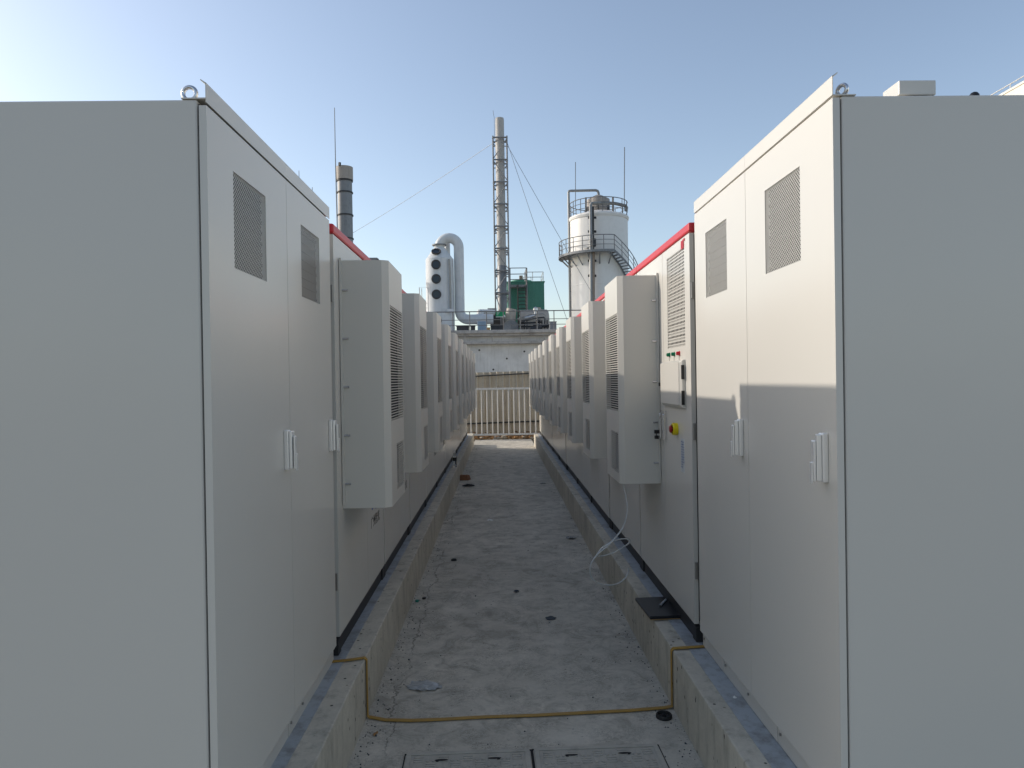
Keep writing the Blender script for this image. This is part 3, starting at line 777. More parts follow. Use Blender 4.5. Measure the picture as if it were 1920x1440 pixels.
# fan housing and ducts at the foot of the stack
FY = 43.0
t = thing('exhaust_fan', 'grey exhaust fan housing with inlet collar beside the stack base', 'fan', (0, FY, 0))
fx = at(958, 600, FY).x; fz = at(958, 595, FY).z
fz = ZDK+.62; MB().tube([(fx,-.4,fz),(fx,.4,fz)], .46, 26).build('volute', M['stack_grey'], t, smooth=40)
MB().box(fx-.42, fx+.34, -.38, .38, ZDK, fz-.1).build('fan_base', M['frame_grey'], t)
e0 = at(930, 599, FY).x; MB().tube([(e0-.35,0,at(925,599,FY).z),(e0+.3,0,at(925,599,FY).z)], .36, 22).build('inlet_collar', M['dark_steel'], t, smooth=40)
MB().tube([(fx-.1,.1,fz+.3),(fx+.05,.1,at(958,579,FY).z)], [.36,.30], 20).build('outlet_cone', M['beige_tank'], t, smooth=40)
t = thing('branch_duct', 'short pale blue branch duct with domed end behind the scrubber duct', 'duct', (0, 42.6, 0))
MB().tube([at(898,590,42.6)-Vector((0,42.6,0)), at(900,585,42.6)-Vector((0,42.6,0)), at(906,584.5,42.6)-Vector((0,42.6,0)), at(928,586,42.6)-Vector((0,42.6,0))], .16, 16).build('duct', M['frp'], t, smooth=60)
c4 = at(900.5, 589, 42.3)-Vector((0,42.6,0)); MB().lathe([(.22,-.1),(.22,.18),(.15,.27),(.0001,.30)], 18, tuple(c4)).build('domed_cap', M['frp'], t, smooth=50)
c5 = at(922, 582.5, 43); MB().box(c5.x-.25, c5.x+.3, .3, .8, c5.z-.12, c5.z+.14).build('damper_box', M['frame_grey'], t)

def roofbox(name, label, cat, px0, px1, py0, Y, d, m, door=False, parts=()):
    a, b_ = at(px0, 617, Y), at(px1, 617, Y); z1 = at((px0+px1)/2, py0, Y).z
    t = thing(name, label, cat, ((a.x+b_.x)/2, Y, ZDK)); w_ = (b_.x-a.x)/2; h = z1-ZDK
    MB().box(-w_, w_, 0, d, .02, h).build('casing', M[m], t, bevel=.015)
    if door:
        for s0, s1_ in ((-w_+.02, -.008), (.008, w_-.02)): MB().box(s0, s1_, -.012, -.0005, .05, h-.04).build('door', M[m], t)
    else:
        MB().box(-w_-.02, w_+.02, -.02, d+.02, h, h+.03).build('lid', M[m], t)
    return t
roofbox('electrical_cabinet', 'blue two-door electrical cabinet on the roof beneath the pale duct', 'cabinet', 895.5, 911.5, 602.5, 38.2, .4, 'blue_box', True)
roofbox('equipment_crate', 'long dark grey equipment crate on the roof below the scrubber elbow', 'crate', 856, 879, 612, 38.5, .5, 'dark_steel')
roofbox('equipment_crate', 'short dark grey crate between the long crate and the blue cabinet', 'crate', 882.5, 890.5, 611.5, 38.5, .5, 'dark_steel')
roofbox('cardboard_box', 'small tan cardboard box on the roof right of the blue cabinet', 'box', 912.5, 919, 615, 37.4, .25, 'card')
roofbox('motor_housing', 'plain grey box housing on the roof in front of the exhaust fan', 'housing', 944.5, 957, 606, 39, .5, 'stack_grey')
roofbox('louvred_unit', 'small grey ribbed unit at the right end of the factory roof', 'unit', 1031, 1043.5, 603.5, 41, .5, 'frame_grey')
roofbox('chequered_plinth', 'dark low plinth on the roof right of the cardboard box', 'plinth', 920, 944, 611, 41, .8, 'dark_steel')

# ---- white silo
SIY = 55.0
sp = at(1124.5, 560, SIY); SR = 54.0*SIY/F
ZS = lambda py, px=1124, Y=SIY: at(px, py, Y).z
zrim = ZS(410, 1068)
t = thing('white_silo', 'tall white round silo with railed top, wrap-around platform and stair', 'silo', (sp.x, SIY, 0))
MB().lathe([(SR,0),(SR,zrim*.33),(SR+.012,zrim*.331),(SR+.012,zrim*.335),(SR,zrim*.336),(SR,zrim*.62),(SR+.012,zrim*.621),(SR+.012,zrim*.625),(SR,zrim*.626),(SR,zrim-.28),(SR+.05,zrim-.26),(SR+.10,zrim-.1),(SR+.06,zrim),(SR*.6,zrim+.35),(.4,zrim+.55),(.0001,zrim+.56)], 64).build('shell', M['silo'], t, smooth=35)
br = 21.5*SIY/F; zb0, zb1 = zrim+.35, at(1124, 369, SIY-br).z
bn = MB().lathe([(br*.9,zb0),(br,zb0+.25),(br,zb1-.05),(br*.97,zb1),(br*.4,zb1+.28),(.18,zb1+.36)], 34).build('top_bin', M['bin'], t, smooth=35)
for i in range(6):
    a = i*PI/3+.3; MB().bar((br*1.0*math.cos(a), br*1.0*math.sin(a), zrim+.1), (br*1.0*math.cos(a), br*1.0*math.sin(a), zb0+.5), .14).build('bin_leg', M['dark_steel'], bn)
MB().lathe([(br*1.12,zrim+.15),(br*1.12,zrim+.42)], 34).build('bin_skirt', M['dark_steel'], t)
def ringrail(rad, z, a0, a1, n, h, step, nm='rail'):
    for q, rr in ((h, .032), (h*.66, .022), (h*.33, .022)):
        MB().tube([(rad*math.cos(a0+(a1-a0)*i/n), rad*math.sin(a0+(a1-a0)*i/n), z+q) for i in range(n+1)], rr, 6).build('guard_rail', M['rail'], t)
    k_ = max(2, int(abs(a1-a0)/step))
    for i in range(k_+(0 if abs(abs(a1-a0)-2*PI) < .01 else 1)):
        a = a0+(a1-a0)*i/k_; MB().cyl((rad*math.cos(a), rad*math.sin(a), z), (rad*math.cos(a), rad*math.sin(a), z+h), .03, 6).build('rail_post', M['rail'], t)
ringrail(SR-.02, zrim, 0, 2*PI, 64, 1.12, 2*PI/16)
# platform: from behind the left side round to just right of the front
zpl = ZS(481, 1047); PA0, PA1 = R(150), R(283); PO = SR+.92
n = 30
pf = MB().lathe([(SR+.01,zpl-.02),(PO,zpl-.02),(PO,zpl-.20)], n, a0=PA0, a1=PA1)
pf.lathe([(SR+.01,zpl-.07),(PO-.04,zpl-.07)], n, a0=PA0, a1=PA1).build('platform', M['frame_grey'], t)
ringrail(PO-.05, zpl, PA0, PA1, 30, 1.05, R(13.3))
for i in range(8):
    a = PA0+.15+(PA1-PA0-.2)*i/7
    MB().bar((PO*math.cos(a)*.97, PO*math.sin(a)*.97, zpl-.12), (SR*math.cos(a), SR*math.sin(a), zpl-.95), .07).build('knee_brace', M['frame_grey'], t)
# stair winding down to the right
SA0, SA1 = PA1, R(352); zs1 = zpl-3.0; ns = 16
for i in range(ns):
    a = SA0+(SA1-SA0)*(i+.5)/ns; z = zpl-.1+(zs1-zpl)*(i+.5)/ns
    ca, sa = math.cos(a), math.sin(a); tx, ty = -sa*.14, ca*.14
    MB().prism([((SR+.05)*ca-tx,(SR+.05)*sa-ty), ((SR+.85)*ca-tx,(SR+.85)*sa-ty), ((SR+.85)*ca+tx,(SR+.85)*sa+ty), ((SR+.05)*ca+tx,(SR+.05)*sa+ty)], z-.03, z).build('tread', M['frame_grey'], t)
for rad in (SR+.05, SR+.87):
    st_ = MB(); pp = [(rad*math.cos(SA0+(SA1-SA0)*i/24), rad*math.sin(SA0+(SA1-SA0)*i/24), zpl-.1+(zs1-zpl)*i/24) for i in range(25)]
    for p_, q_ in zip(pp, pp[1:]): st_.add([(p_[0],p_[1],p_[2]-.14),(q_[0],q_[1],q_[2]-.14),(q_[0],q_[1],q_[2]+.08),(p_[0],p_[1],p_[2]+.08)], [(0,1,2,3)])
    st_.build('stringer', M['frame_grey'], t)
for q, rr in ((1.05,.03),(.7,.02),(.35,.02)):
    MB().tube([((SR+.87)*math.cos(SA0+(SA1-SA0)*i/24), (SR+.87)*math.sin(SA0+(SA1-SA0)*i/24), zpl+(zs1-zpl)*i/24+q) for i in range(25)], rr, 6).build('stair_rail', M['rail'], t)
for i in range(7):
    a = SA0+(SA1-SA0)*i/6; z = zpl+(zs1-zpl)*i/6
    MB().cyl(((SR+.87)*math.cos(a), (SR+.87)*math.sin(a), z-.1), ((SR+.87)*math.cos(a), (SR+.87)*math.sin(a), z+1.05), .026, 6).build('stair_post', M['rail'], t)
# manway on the shell above the platform
a = R(238); mw = MB().tube([(SR*.99*math.cos(a),SR*.99*math.sin(a),zpl+.62),((SR+.16)*math.cos(a),(SR+.16)*math.sin(a),zpl+.62)], .36, 20).build('manway', M['silo'], t, smooth=40)
# pipes
W = lambda px, py, Y: at(px, py, Y)-Vector((sp.x, SIY, 0))
MB().tube([W(1070,640,55), W(1066,360.5,55), W(1067,358.3,55), W(1070,357.8,55), W(1117,356.8,55), W(1120.5,358,55), W(1122,361,55), W(1122.5,366,55)], .10, 10).build('filling_pipe', M['grey_pipe'], t, smooth=60)
for py in (421, 464, 505, 547): MB().bar(W(1067.5,py,55), W(1073,py,55), .16).build('pipe_bracket', M['frame_grey'], t)
FYs = SIY-SR-.35
MB().tube([W(1109,640,FYs), W(1107.5,385,FYs), W(1108.5,381.5,FYs+.2), W(1112,381,FYs+.2), W(1153,381.5,FYs+.9), W(1173,386,FYs+1.8), W(1175,389,FYs+1.8), W(1174,396,FYs+1.8)], .125, 10).build('down_pipe', M['grey_pipe'], t, smooth=60)
MB().tube([W(1113,640,FYs), W(1112.5,470,FYs)], .11, 10).build('down_pipe', M['rust_pipe'], t)
MB().tube([W(1112.5,470,FYs), W(1112,387,FYs)], .075, 8).build('cable_riser', M['dark_steel'], t)
MB().cyl(W(1112.3,462,FYs), W(1112.3,448,FYs), .22, 12).build('valve_body', M['dark_steel'], t)
for py in (408, 434, 489, 517):
    MB().bar(W(1102.5,py,FYs+.15), W(1118,py,FYs+.15), .13).build('pipe_clamp', M['dark_steel'], t)
MB().cyl(W(1079,392,SIY-1), W(1079,304,SIY-1), .030, 6).build('lightning_rod', M['wire'], t)
MB().cyl(W(1170.5,392,SIY-1), W(1171,276,SIY-1), .036, 6).build('lightning_rod', M['wire'], t)
for px in (1098.5, 1149): MB().bar(W(px,398,SIY-1.6), W(px,370,SIY-1.6), .09).build('bin_post', M['dark_steel'], t)

# ---- grey chimney on the left
LY = 60.0
lc = at(648, 440, LY); lr = 13.4*LY/F
ZL = lambda py: at(648, py, LY).z
t = thing('grey_chimney', 'stout weathered grey steel chimney with wide collar, left of the scrubber', 'chimney', (lc.x, LY, 0))
MB().lathe([(lr*1.04,0),(lr,ZL(335)),(lr*1.0,ZL(330))], 34).build('flue', M['stack_grey'], t, smooth=35)
MB().lathe([(lr*1.0,ZL(338)),(lr*1.15,ZL(338)),(lr*1.15,ZL(314)),(lr*1.05,ZL(314)),(lr*1.05,ZL(330))], 34).build('collar', M['bin'], t, smooth=35)
for py in (339.5, 361.5, 404, 448, 492): MB().lathe([(lr,ZL(py)-.05),(lr*1.12,ZL(py)-.05),(lr*1.12,ZL(py)+.05),(lr,ZL(py)+.05)], 34).build('ring_flange', M['dark_steel'], t, smooth=35)
MB().bar((-.25,-lr*1.1,ZL(315)), (-.25,-lr*1.1,ZL(309)), .16).build('lifting_lug', M['dark_steel'], t)
MB().tube([(at(636,450,LY).x-lc.x,-lr,ZL(450)), (at(633,335,LY).x-lc.x,-lr,ZL(335)), (at(632,300,LY).x-lc.x,-lr,ZL(300)), (at(630.3,207,LY).x-lc.x,-lr,ZL(207))], [.05,.05,.04,.03], 6).build('lightning_rod', M['wire'], t)

# far lightning masts whose tips show above the left cabinet
for px, py, lab in ((560.5, 320, 'thin far lightning mast whose tip shows above the left tall cabinet'), (585.5, 351, 'shorter far lightning mast tip just above the left cabinet roof edge')):
    q = at(px, py, 70); t = thing('lightning_mast', lab, 'mast', (q.x, 70, 0), group='far lightning masts')
    MB().tube([(0,0,0),(0,0,q.z*.7),(0,0,q.z)], [.09,.06,.03], 6).build('pole', M['wire'], t)
    MB().box(-.25,.25,-.25,.25,-.2,.05).build('footing', M['slab_edge'], t)

# steel roof frame with railing hoops peeping over the left row
QY = 40.0
q0, q1 = at(690, 488, QY), at(713, 490, QY); zq = at(700, 483, QY).z
t = thing('steel_gantry', 'dark steel gantry top with hooped rails peeping over the left row', 'gantry', (q0.x, QY, 0))
wq = q1.x-q0.x
MB().box(-.6, wq*.75, 0, 1.6, zq-.12, zq).build('deck', M['stack_grey'], t)
for x in (-.5, wq*.7): MB().bar((x,.1,0), (x,.1,zq-.12), .12).build('column', M['dark_steel'], t)
MB().bar((wq*.72,.1,zq-.05), (wq*1.25,.1,zq-1.0), .10).build('brace', M['dark_steel'], t)
for i in range(3):
    MB().tube([(-1.0+.2*i,.2+.3*i,zq-.9),(-1.0+.2*i,.2+.3*i,zq+.25),(-.95+.2*i,.2+.3*i,zq+.42),(-.7+.2*i,.2+.3*i,zq+.30),(-.35+.2*i,.2+.3*i,zq-.05)], .022, 6).build('hoop_rail', M['rail'], t)

# white warehouse on the far right
t = thing('white_warehouse', 'sunlit white warehouse wall rising beyond the right tall cabinet', 'building', (12, 0, 0))
wz = at(1900, 153.5, 12*F/963).z
wz = EYE+6.55
MB().box(0, 14, 3, 34, -.4, wz).build('wall', M['white_wall'], t)
MB().box(-.02, 14.1, 2.95, 34.1, wz, wz+.05).build('parapet_cap', M['white_wall'], t)
MB().tube([(0,2.9,wz+.16),(0,34,wz+.16)], .013, 8).build('lightning_strip', M['gate'], t)
for i in range(12): MB().cyl((0,3.2+i*2.6,wz+.05), (0,3.2+i*2.6,wz+.16), .012, 6).build('strip_clip', M['gate'], t)

# ================================================================ FENCE AND GATE AT THE END
FZ = 20.9
t = thing('sheet_fence', 'beige ribbed sheet-metal fence with two dark rails closing the alley', 'fence', (0, FZ, 0), 0)
PW = .196; x = -2.05; i = 0
tilt = .019
fh = at(940, 697, FZ).z
while x < 2.2:
    zz = fh+tilt*x
    prof = [(0,0),(.010,-.026),(.020,-.045),(.036,-.045),(.046,-.026),(.056,0),(PW-.004,.001)]
    n = len(prof); jig = random.uniform(-.006,.006)
    vs = [(x+a, b_, -.1) for a, b_ in prof]+[(x+a, b_, zz+jig) for a, b_ in prof]+[(x+a, b_+.006, zz+jig) for a, b_ in prof]
    MB().add(vs, [(q, q+1, n+q+1, n+q) for q in range(n-1)]+[(n+q, n+q+1, 2*n+q+1, 2*n+q) for q in range(n-1)]).build('fence_sheet', M['sheet'], t)
    x += PW; i += 1
za = at(893, 705.5, FZ).z; zb = at(990, 700.2, FZ).z; xa = at(893, 705, FZ).x; xb = at(990, 700, FZ).x; gsl = (zb-za)/(xb-xa)
def frail(zc, gs, h):
    v = []
    for x_ in (-2.05, 2.2):
        z = zc+gs*x_; v += [(x_,-.072,z-h),(x_,-.0465,z-h),(x_,-.0465,z+h),(x_,-.072,z+h)]
    MB().add(v, [(0,1,2,3),(7,6,5,4),(0,4,5,1),(1,5,6,2),(2,6,7,3),(3,7,4,0)]).build('rail', M['dark_steel'], t)
frail(za-gsl*xa, gsl, .016)
zc_ = at(940, 792, FZ).z; frail(zc_, .02, .022)

GY2 = 19.7
t = thing('picket_gate', 'white steel picket barrier standing before the beige fence', 'gate', (0, GY2, 0))
zgt = at(940, 727, GY2).z; zgb = at(940, 815, GY2).z
MB().box(-1.78, 1.78, -.02, .02, zgt-.055, zgt).build('top_rail', M['gate'], t, bevel=.004)
MB().box(-1.78, 1.78, -.018, .018, zgb-.02, zgb+.035).build('bottom_rail', M['gate'], t, bevel=.004)
x = at(893, 770, GY2).x-.151*6
while x < 1.75:
    MB().cyl((x,0,zgb+.035), (x,0,zgt-.055), .0165, 10).build('picket', M['gate'], t, smooth=40); x += .151
for x in (-1.6, at(928,820,GY2).x, 1.6):
    MB().box(x-.018, x+.018, -.018, .018, 0, zgb-.0205).build('leg', M['gate'], t); MB().box(x-.06, x+.06, -.06, .06, -.03, .006).build('foot_plate', M['gate'], t)

# dry leaves and rubble under the gate
lv = MB(); rnd = random.Random(3)
for i in range(1500):
    x = rnd.uniform(-1.7, 1.9); y = rnd.uniform(19.62, 20.85); z = .005+abs(rnd.gauss(0,.03))+max(0,(y-20.0))*.07
    a = rnd.uniform(0, 2*PI); tl_ = rnd.uniform(-.9,.9); L = rnd.uniform(.03,.07); w_ = L*rnd.uniform(.35,.6)
    u = Vector((math.cos(a), math.sin(a), tl_*.5)); v = Vector((-math.sin(a)*.9, math.cos(a)*.9, rnd.uniform(-.5,.5)))
    p_ = Vector((x, y, z)); lv.add([p_-u*L, p_-v*w_+Vector((0,0,.008)), p_+u*L, p_+v*w_+Vector((0,0,.008))], [(0,1,2),(0,2,3)])
tag(lv.build('dry_leaves', M['leaf'], weld=False), 'drift of dry brown leaves along the fence foot behind the gate', 'leaves', kind='stuff')
def rock(name, label, cat, c, r, m, sq=(1,1,.65), group=None, seed=0):
    rr = random.Random(seed); bm = bmesh.new(); bmesh.ops.create_icosphere(bm, subdivisions=2, radius=r)
    for v in bm.verts:
        k_ = 1+rr.uniform(-.16,.16); v.co = Vector((v.co.x*sq[0]*k_, v.co.y*sq[1]*k_, max(v.co.z*sq[2]*k_, -r*.4)))
    me = bpy.data.meshes.new(name); bm.to_mesh(me); bm.free(); me.materials.append(M[m])
    o = place(name, me, None, c); o.rotation_euler.z = rr.uniform(0,6); return tag(o, label, cat, group)
GR = 'stones under the white gate'
for i, (px, r_, lab) in enumerate(((934, .075, 'pale grey stone left of the gate middle, under the bottom rail'), (945, .095, 'largest tan stone below the middle of the white gate'),
    (903, .06, 'small pale stone at the left end of the gate foot'), (921, .05, 'flat dark stone left of the gate leg'), (968, .07, 'dark brown stone right of the middle below the gate'),
    (982, .065, 'brown stone near the right end of the gate foot'), (997, .05, 'small stone beside the right kerb end by the gate'))):
    q = at(px, 818, 19.75); rock('stone', lab, 'stone', (q.x, 19.70+.05*(i%3), r_*.38), r_, 'stone' if i not in (3,4) else 'leaf', group=GR, seed=i)

# ================================================================ THINGS LYING ABOUT
# ochre strap laid across the alley and over both kerbs
sw = .026
path = [(-.832,3.415,KT+.006), (-.772,3.425,KT+.006), (-.683,3.455,KT+.0055), (-.6735,3.46,KT-.006), (-.6735,3.462,.012), (-.665,3.458,.005), (-.58,3.425,.0045), (-.45,3.41,.006), (-.30,3.418,.004),
        (-.10,3.428,.006), (.15,3.435,.0045), (.40,3.448,.006), (.62,3.462,.0045), (.80,3.482,.005), (.8365,3.486,.012), (.837,3.487,KT-.006), (.846,3.486,KT+.0055), (.925,3.49,KT+.0075), (1.005,3.497,KT+.0075)]
st = MB(); vs = []; fs = []
for i, p_ in enumerate(path):
    p_ = Vector(p_); q = Vector(path[min(i+1,len(path)-1)])-Vector(path[max(i-1,0)])
    up = Vector((-q.z, 0, q.x)).normalized()
    e = Vector((0, sw/2, 0))
    vs += [p_-e, p_+e, p_+e+up*.003, p_-e+up*.003]
for i in range(len(path)-1):
    for k_ in range(4): fs.append((i*4+k_, i*4+(k_+1)%4, (i+1)*4+(k_+1)%4, (i+1)*4+k_))
st.add(vs, fs)
tag(st.build('strap', M['strap'], bevel=0), 'flat ochre strap laid across the alley floor and over both kerbs', 'strap')

# two patterned covers at the bottom of the frame
def cover(label, x0, x1, y0, y1, seed):
    t = thing('manhole_cover', label, 'cover', ((x0+x1)/2, (y0+y1)/2, 0), R(1.3), 'patterned covers in the floor'); w_ = (x1-x0)/2; h = (y1-y0)/2
    MB().box(-w_-.006, w_+.006, -h-.006, h+.006, -.02, .0015).build('frame_gap', M['dark'], t)
    MB().prism([(-w_,-h),(w_,-h),(w_,h-.018),(w_-.018,h),(-w_+.018,h),(-w_,h-.018)], -.015, .008).build('slab', M['cover'], t, bevel=.003)
    rim = MB()
    for a in ((-w_+.004,w_-.004,h-.026,h-.004), (-w_+.004,w_-.004,-h+.004,-h+.026)): rim.box(a[0],a[1],a[2],a[3],.0082,.0125)
    for a in ((-w_+.004,-w_+.026,-h+.027,h-.027), (w_-.026,w_-.004,-h+.027,h-.027)): rim.box(a[0],a[1],a[2],a[3],.0082,.0125)
    rim.build('raised_rim', M['cover'], t, bevel=.002)
    rr = random.Random(seed); nc = 9; cs = (2*w_-.07)/nc; nr = int((2*h-.07)/cs)
    for i in range(nc):
        for j_ in range(nr):
            cx = -w_+.035+cs*(i+.5); cyy = h-.035-cs*(j_+.5); vert = (i+j_) % 2
            for o_ in (-.26, .26) if vert else (-.32, 0, .32):
                L, W_ = cs*.40, cs*(.17 if vert else .11)
                if vert: pl = [(cx+cs*o_+a, cyy+b_) for a, b_ in [(W_*math.cos(q)*1.0, (L-W_)*(1 if math.sin(q) >= 0 else -1)+W_*math.sin(q)) for q in [2*PI*k_/10+.1 for k_ in range(10)]]]
                else: pl = [(cx+a, cyy+cs*o_+b_) for a, b_ in [((L-W_)*(1 if math.cos(q) >= 0 else -1)+W_*math.cos(q), W_*math.sin(q)) for q in [2*PI*k_/10+.1 for k_ in range(10)]]]
                MB().prism(pl, .0081, .0118).build('raised_pill', M['cover'], t)
    for sx in (-.42, .42):
        MB().prism([(sx*w_+.030*math.cos(q), h-.075+.008*math.sin(q)) for q in [2*PI*k_/12 for k_ in range(12)]], .0083, .0122).build('lifting_slot', M['dark'], t)
    return t
yA_ = at(985, 1409, 3.1)
cover('left ribbed grey composite cover set in the floor at the bottom of the picture', -.432, .118, 2.56, 3.115, 1)
cover('right ribbed grey composite cover set in the floor at the bottom of the picture', .130, .690, 2.575, 3.130, 2)

# black closed laptop with pen on the right kerb
t = thing('laptop', 'closed black laptop lying askew on the right concrete kerb', 'laptop', (.902, 4.075, KT+.0055), R(3))
MB().box(-.088, .080, -.168, .170, 0, .004).build('cardboard_sheet', M['card'], t)
MB().box(-.092, .088, -.172, .172, .0045, .0135).build('base', M['laptop'], t, bevel=.003)
MB().box(-.092, .088, -.172, .172, .0150, .0215).build('lid', M['laptop'], t, bevel=.003)
MB().cyl((.087,-.12,.0143), (.087,.12,.0143), .0035, 8).build('hinge', M['black'], t)
pn = MB().cyl((0,-.07,0), (0,.055,0), .006, 12).build('pen', M['sticker'], None, smooth=40); pn.location = (.945, 4.12, KT+.0335); pn.rotation_euler = (0,0,R(-28))
tag(pn, 'silver and black pen lying on top of the black laptop', 'pen')
MB().cyl((0,.0552,0), (0,.070,0), .0042, 12).build('pen_tip', M['black'], pn); MB().cyl((0,-.071,0), (0,-.035,0), .0054, 12).build('pen_cap', M['black'], pn); MB().box(-.0016,.0016,-.068,-.025,.0052,.0075).build('clip', M['chrome'], pn)

# clear drain hose from the first right air conditioner
cu = [(1168,908,4.36), (1173,928,4.34), (1176,950,4.32), (1174,972,4.30), (1166,992,4.28), (1152,1010,4.26), (1136,1026,4.22), (1118,1042,4.18), (1107,1060,4.16), (1108,1080,4.17), (1120,1092,4.2), (1140,1097,4.24), (1158,1094,4.28), (1172,1084,4.32), (1178,1072,4.34), (1178,1065,4.34)]
def smooth_path(ps, k_=6):
    ps = [Vector(p) for p in ps]; out = []
    for i in range(len(ps)-1):
        a, b_, c3, d = ps[max(i-1,0)], ps[i], ps[i+1], ps[min(i+2,len(ps)-1)]
        for j_ in range(k_):
            t_ = j_/k_; out.append(.5*((2*b_)+(c3-a)*t_+(2*a-5*b_+4*c3-d)*t_**2+(3*b_-a-3*c3+d)*t_**3))
    return out+[ps[-1]]
t = thing('drain_hose', 'thin clear plastic drain hose looping down from the first right air conditioner onto the kerb', 'hose', tuple(at(1166,990,4.28)))
o_ = at(1166,990,4.28)
MB().tube([p_-o_ for p_ in smooth_path([at(*c) for c in cu])], .0045, 8).build('hose', M['tubing'], t, smooth=80)
lp2 = [(1118,1042,4.18), (1128,1028,4.22), (1146,1016,4.28), (1164,1011,4.34), (1177,1011,4.40), (1179,1018,4.40), (1168,1026,4.36), (1150,1036,4.30), (1132,1042,4.25), (1121,1043,4.21)]
MB().tube([p_-o_ for p_ in smooth_path([at(*c) for c in lp2])], .0045, 8).build('hose_loop', M['tubing'], t, smooth=80)

# bottle on the left kerb
q = at(852.5, 876, 8.9); by = (EYE-KT)*F/(876-714.3)
bx_ = at(852.5, 870, by).x
t = thing('water_bottle', 'clear plastic water bottle with black label standing on the left kerb', 'bottle', (bx_, by, KT+.0015))
pr_ = [(.0001,.001),(.028,.001),(.033,.008)]
for i in range(7): pr_ += [(.033,.015+i*.011),(.0305,.0205+i*.011)]
pr_ += [(.033,.10),(.033,.145),(.031,.155),(.033,.162),(.030,.182),(.018,.212),(.013,.222),(.013,.236)]
MB().lathe(pr_, 20).build('bottle_body', M['clear'], t, smooth=60)
MB().lathe([(.0335,.098),(.0335,.150)], 20).build('label', M['ink'], t, smooth=60)
MB().lathe([(.015,.228),(.015,.246),(.0001,.247)], 16).build('cap', M['sign_white'], t, smooth=40)

# crumpled films and scraps
def crumple(name, label, cat, c, w_, h, m, seed, z=.012, rz=0, group=None, n=9):
    rr = random.Random(seed); v = []; f = []
    for i in range(n):
        for j_ in range(n):
            u, s = i/(n-1)*2-1, j_/(n-1)*2-1
            e = 1-.28*rr.random()*(abs(u) > .75 or abs(s) > .75)
            v.append((u*w_/2*e*(1-.25*abs(s)), s*h/2*e*(1-.3*abs(u)), .002+rr.random()*z*(1.2-abs(u)*.6)))
    for i in range(n-1):
        for j_ in range(n-1): f.append((i*n+j_, (i+1)*n+j_, (i+1)*n+j_+1, i*n+j_+1))
    o = MB().add(v, f).build(name, M[m], None); o.location = c; o.rotation_euler.z = rz
    return tag(o, label, cat, group)
def fl(px, py):
    Y = 3.0
    for _ in range(20):
        p_ = at(px, py, Y); Y *= EYE/(EYE-p_.z)
    return at(px, py, Y)
crumple('plastic_film', 'large crumpled sheet of clear plastic film on the floor near the left kerb', 'film', fl(794,1288), .22, .15, 'film', 1, .014, R(-8))
crumple('plastic_film', 'crumpled plastic film scrap beside the right kerb, left of the hose', 'film', fl(1070,1010), .125, .10, 'film', 2, .022, R(10))
crumple('paper_scrap', 'white paper scrap in the middle of the alley floor', 'paper', fl(919,976), .085, .10, 'sign_white', 3, .010)
crumple('paper_scrap', 'small white scrap far along the floor near the right side', 'paper', fl(1002,895), .06, .05, 'sign_white', 4, .012)
crumple('paper_scrap', 'long pale scrap with dark end lying right of centre far down the alley', 'paper', fl(1018,907), .13, .05, 'film', 5, .015)
crumple('cloth_scrap', 'crumpled black cloth or cable scrap by the left kerb in front of the brick', 'scrap', fl(878,912), .22, .10, 'black', 6, .035)
crumple('slate_scrap', 'dark blue-grey flat shard in the middle of the near floor', 'scrap', fl(1033,1160), .088, .085, 'dark_scrap', 7, .008, n=5)
crumple('leaf', 'dark curled leaf left of the slate shard on the floor', 'leaf', fl(968,1110), .055, .045, 'dark_scrap', 8, .012, n=5)
crumple('wood_chip', 'small brown wood chip by the left kerb, near the covers', 'chip', fl(704,1377), .018, .05, 'leaf', 9, .008, R(-15), n=4)
crumple('paper_scrap', 'tiny white tag on the right steel plate beside the tall cabinet', 'paper', Vector((.968, 2.93, KT+.006)), .02, .025, 'sign_white', 10, .006, n=4)
bq = fl(872, 900)
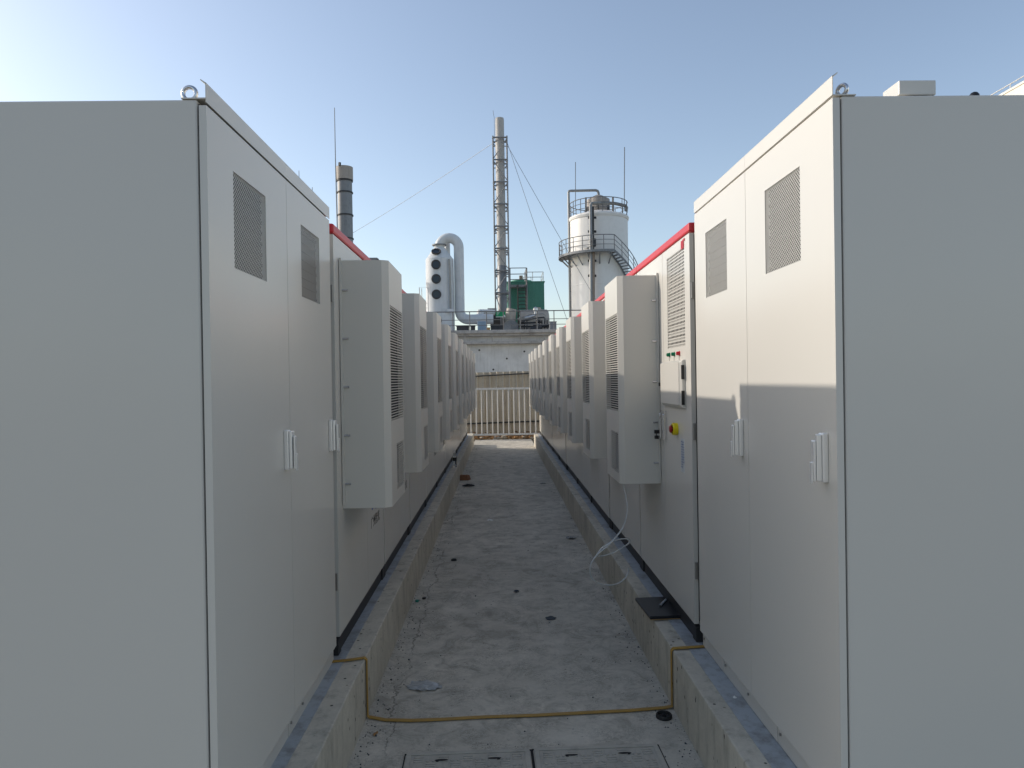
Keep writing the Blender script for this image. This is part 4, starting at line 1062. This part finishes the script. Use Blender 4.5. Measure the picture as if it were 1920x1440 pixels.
t = MB().add([(-.09,-.05,0),(.06,-.06,0),(.10,.04,0),(-.07,.06,0),(-.095,-.045,.085),(.03,-.055,.09),(.075,.045,.08),(-.07,.055,.088)],
             [(0,3,2,1),(4,5,6,7),(0,1,5,4),(1,2,6,5),(2,3,7,6),(3,0,4,7)]).build('broken_brick', M['brick'], None, bevel=.008)
t.location = bq; tag(t, 'broken reddish brown brick lying against the left kerb', 'brick')
def washer(label, c, r, w_, h, hub=False, cat='grommet'):
    prof = [(r-w_,0),(r,0),(r,h*.7),(r-w_*.3,h),(r-w_*.7,h),(r-w_,h*.6),(r-w_,0)]
    o = MB().lathe(prof, 28).build('rubber_grommet', M['rubber'], None, smooth=40); o.location = c; tag(o, label, cat)
    if hub:
        MB().lathe([(.0001,h*.35),(r-w_,h*.35)], 28).build('web', M['rubber'], o)
        MB().lathe([(r*.16,h*.36),(r*.26,h*.36),(r*.24,h*.85),(r*.16,h*.85)], 18).build('hub', M['rubber'], o, smooth=40)
    return o
washer('large black rubber grommet disc on the floor beside the right end of the strap', fl(1245,1345), .039, .010, .018, True)
washer('small black rubber ring on the floor near the left kerb', fl(851,1051), .026, .010, .014)
for px, py, m_, lab in ((782,1128,'green_cap','tiny green bottle cap at the foot of the left kerb'), (795,1123,'black','tiny black bottle cap next to the green one')):
    o = MB().lathe([(.0001,.013),(.012,.013),(.0145,.010),(.0145,0)], 16).build('bottle_cap', M[m_], None, smooth=40); o.location = fl(px, py); tag(o, lab, 'cap')
# grit
gm = MB(); rg_ = random.Random(11)
for i in range(1500):
    side = rg_.random()
    if side < .45: x = -.672+abs(rg_.gauss(0,.06))
    elif side < .74: x = .836-abs(rg_.gauss(0,.05))
    else: x = rg_.uniform(-.66,.83)
    y = 2.6+rg_.random()**1.6*15; s = rg_.uniform(.0012,.0055)*(1.6 if rg_.random() < .1 else 1)
    p_ = Vector((x, y, .0005)); a = rg_.uniform(0,6)
    gm.add([p_+Vector((math.cos(a+k_*2.1)*s, math.sin(a+k_*2.1)*s*1.3, 0)) for k_ in range(3)]+[p_+Vector((0,0,s*.9))], [(0,1,3),(1,2,3),(2,0,3)])
tag(gm.build('grit', M['dark_scrap'], weld=False), 'fine dark grit scattered over the concrete alley floor', 'grit', kind='stuff')
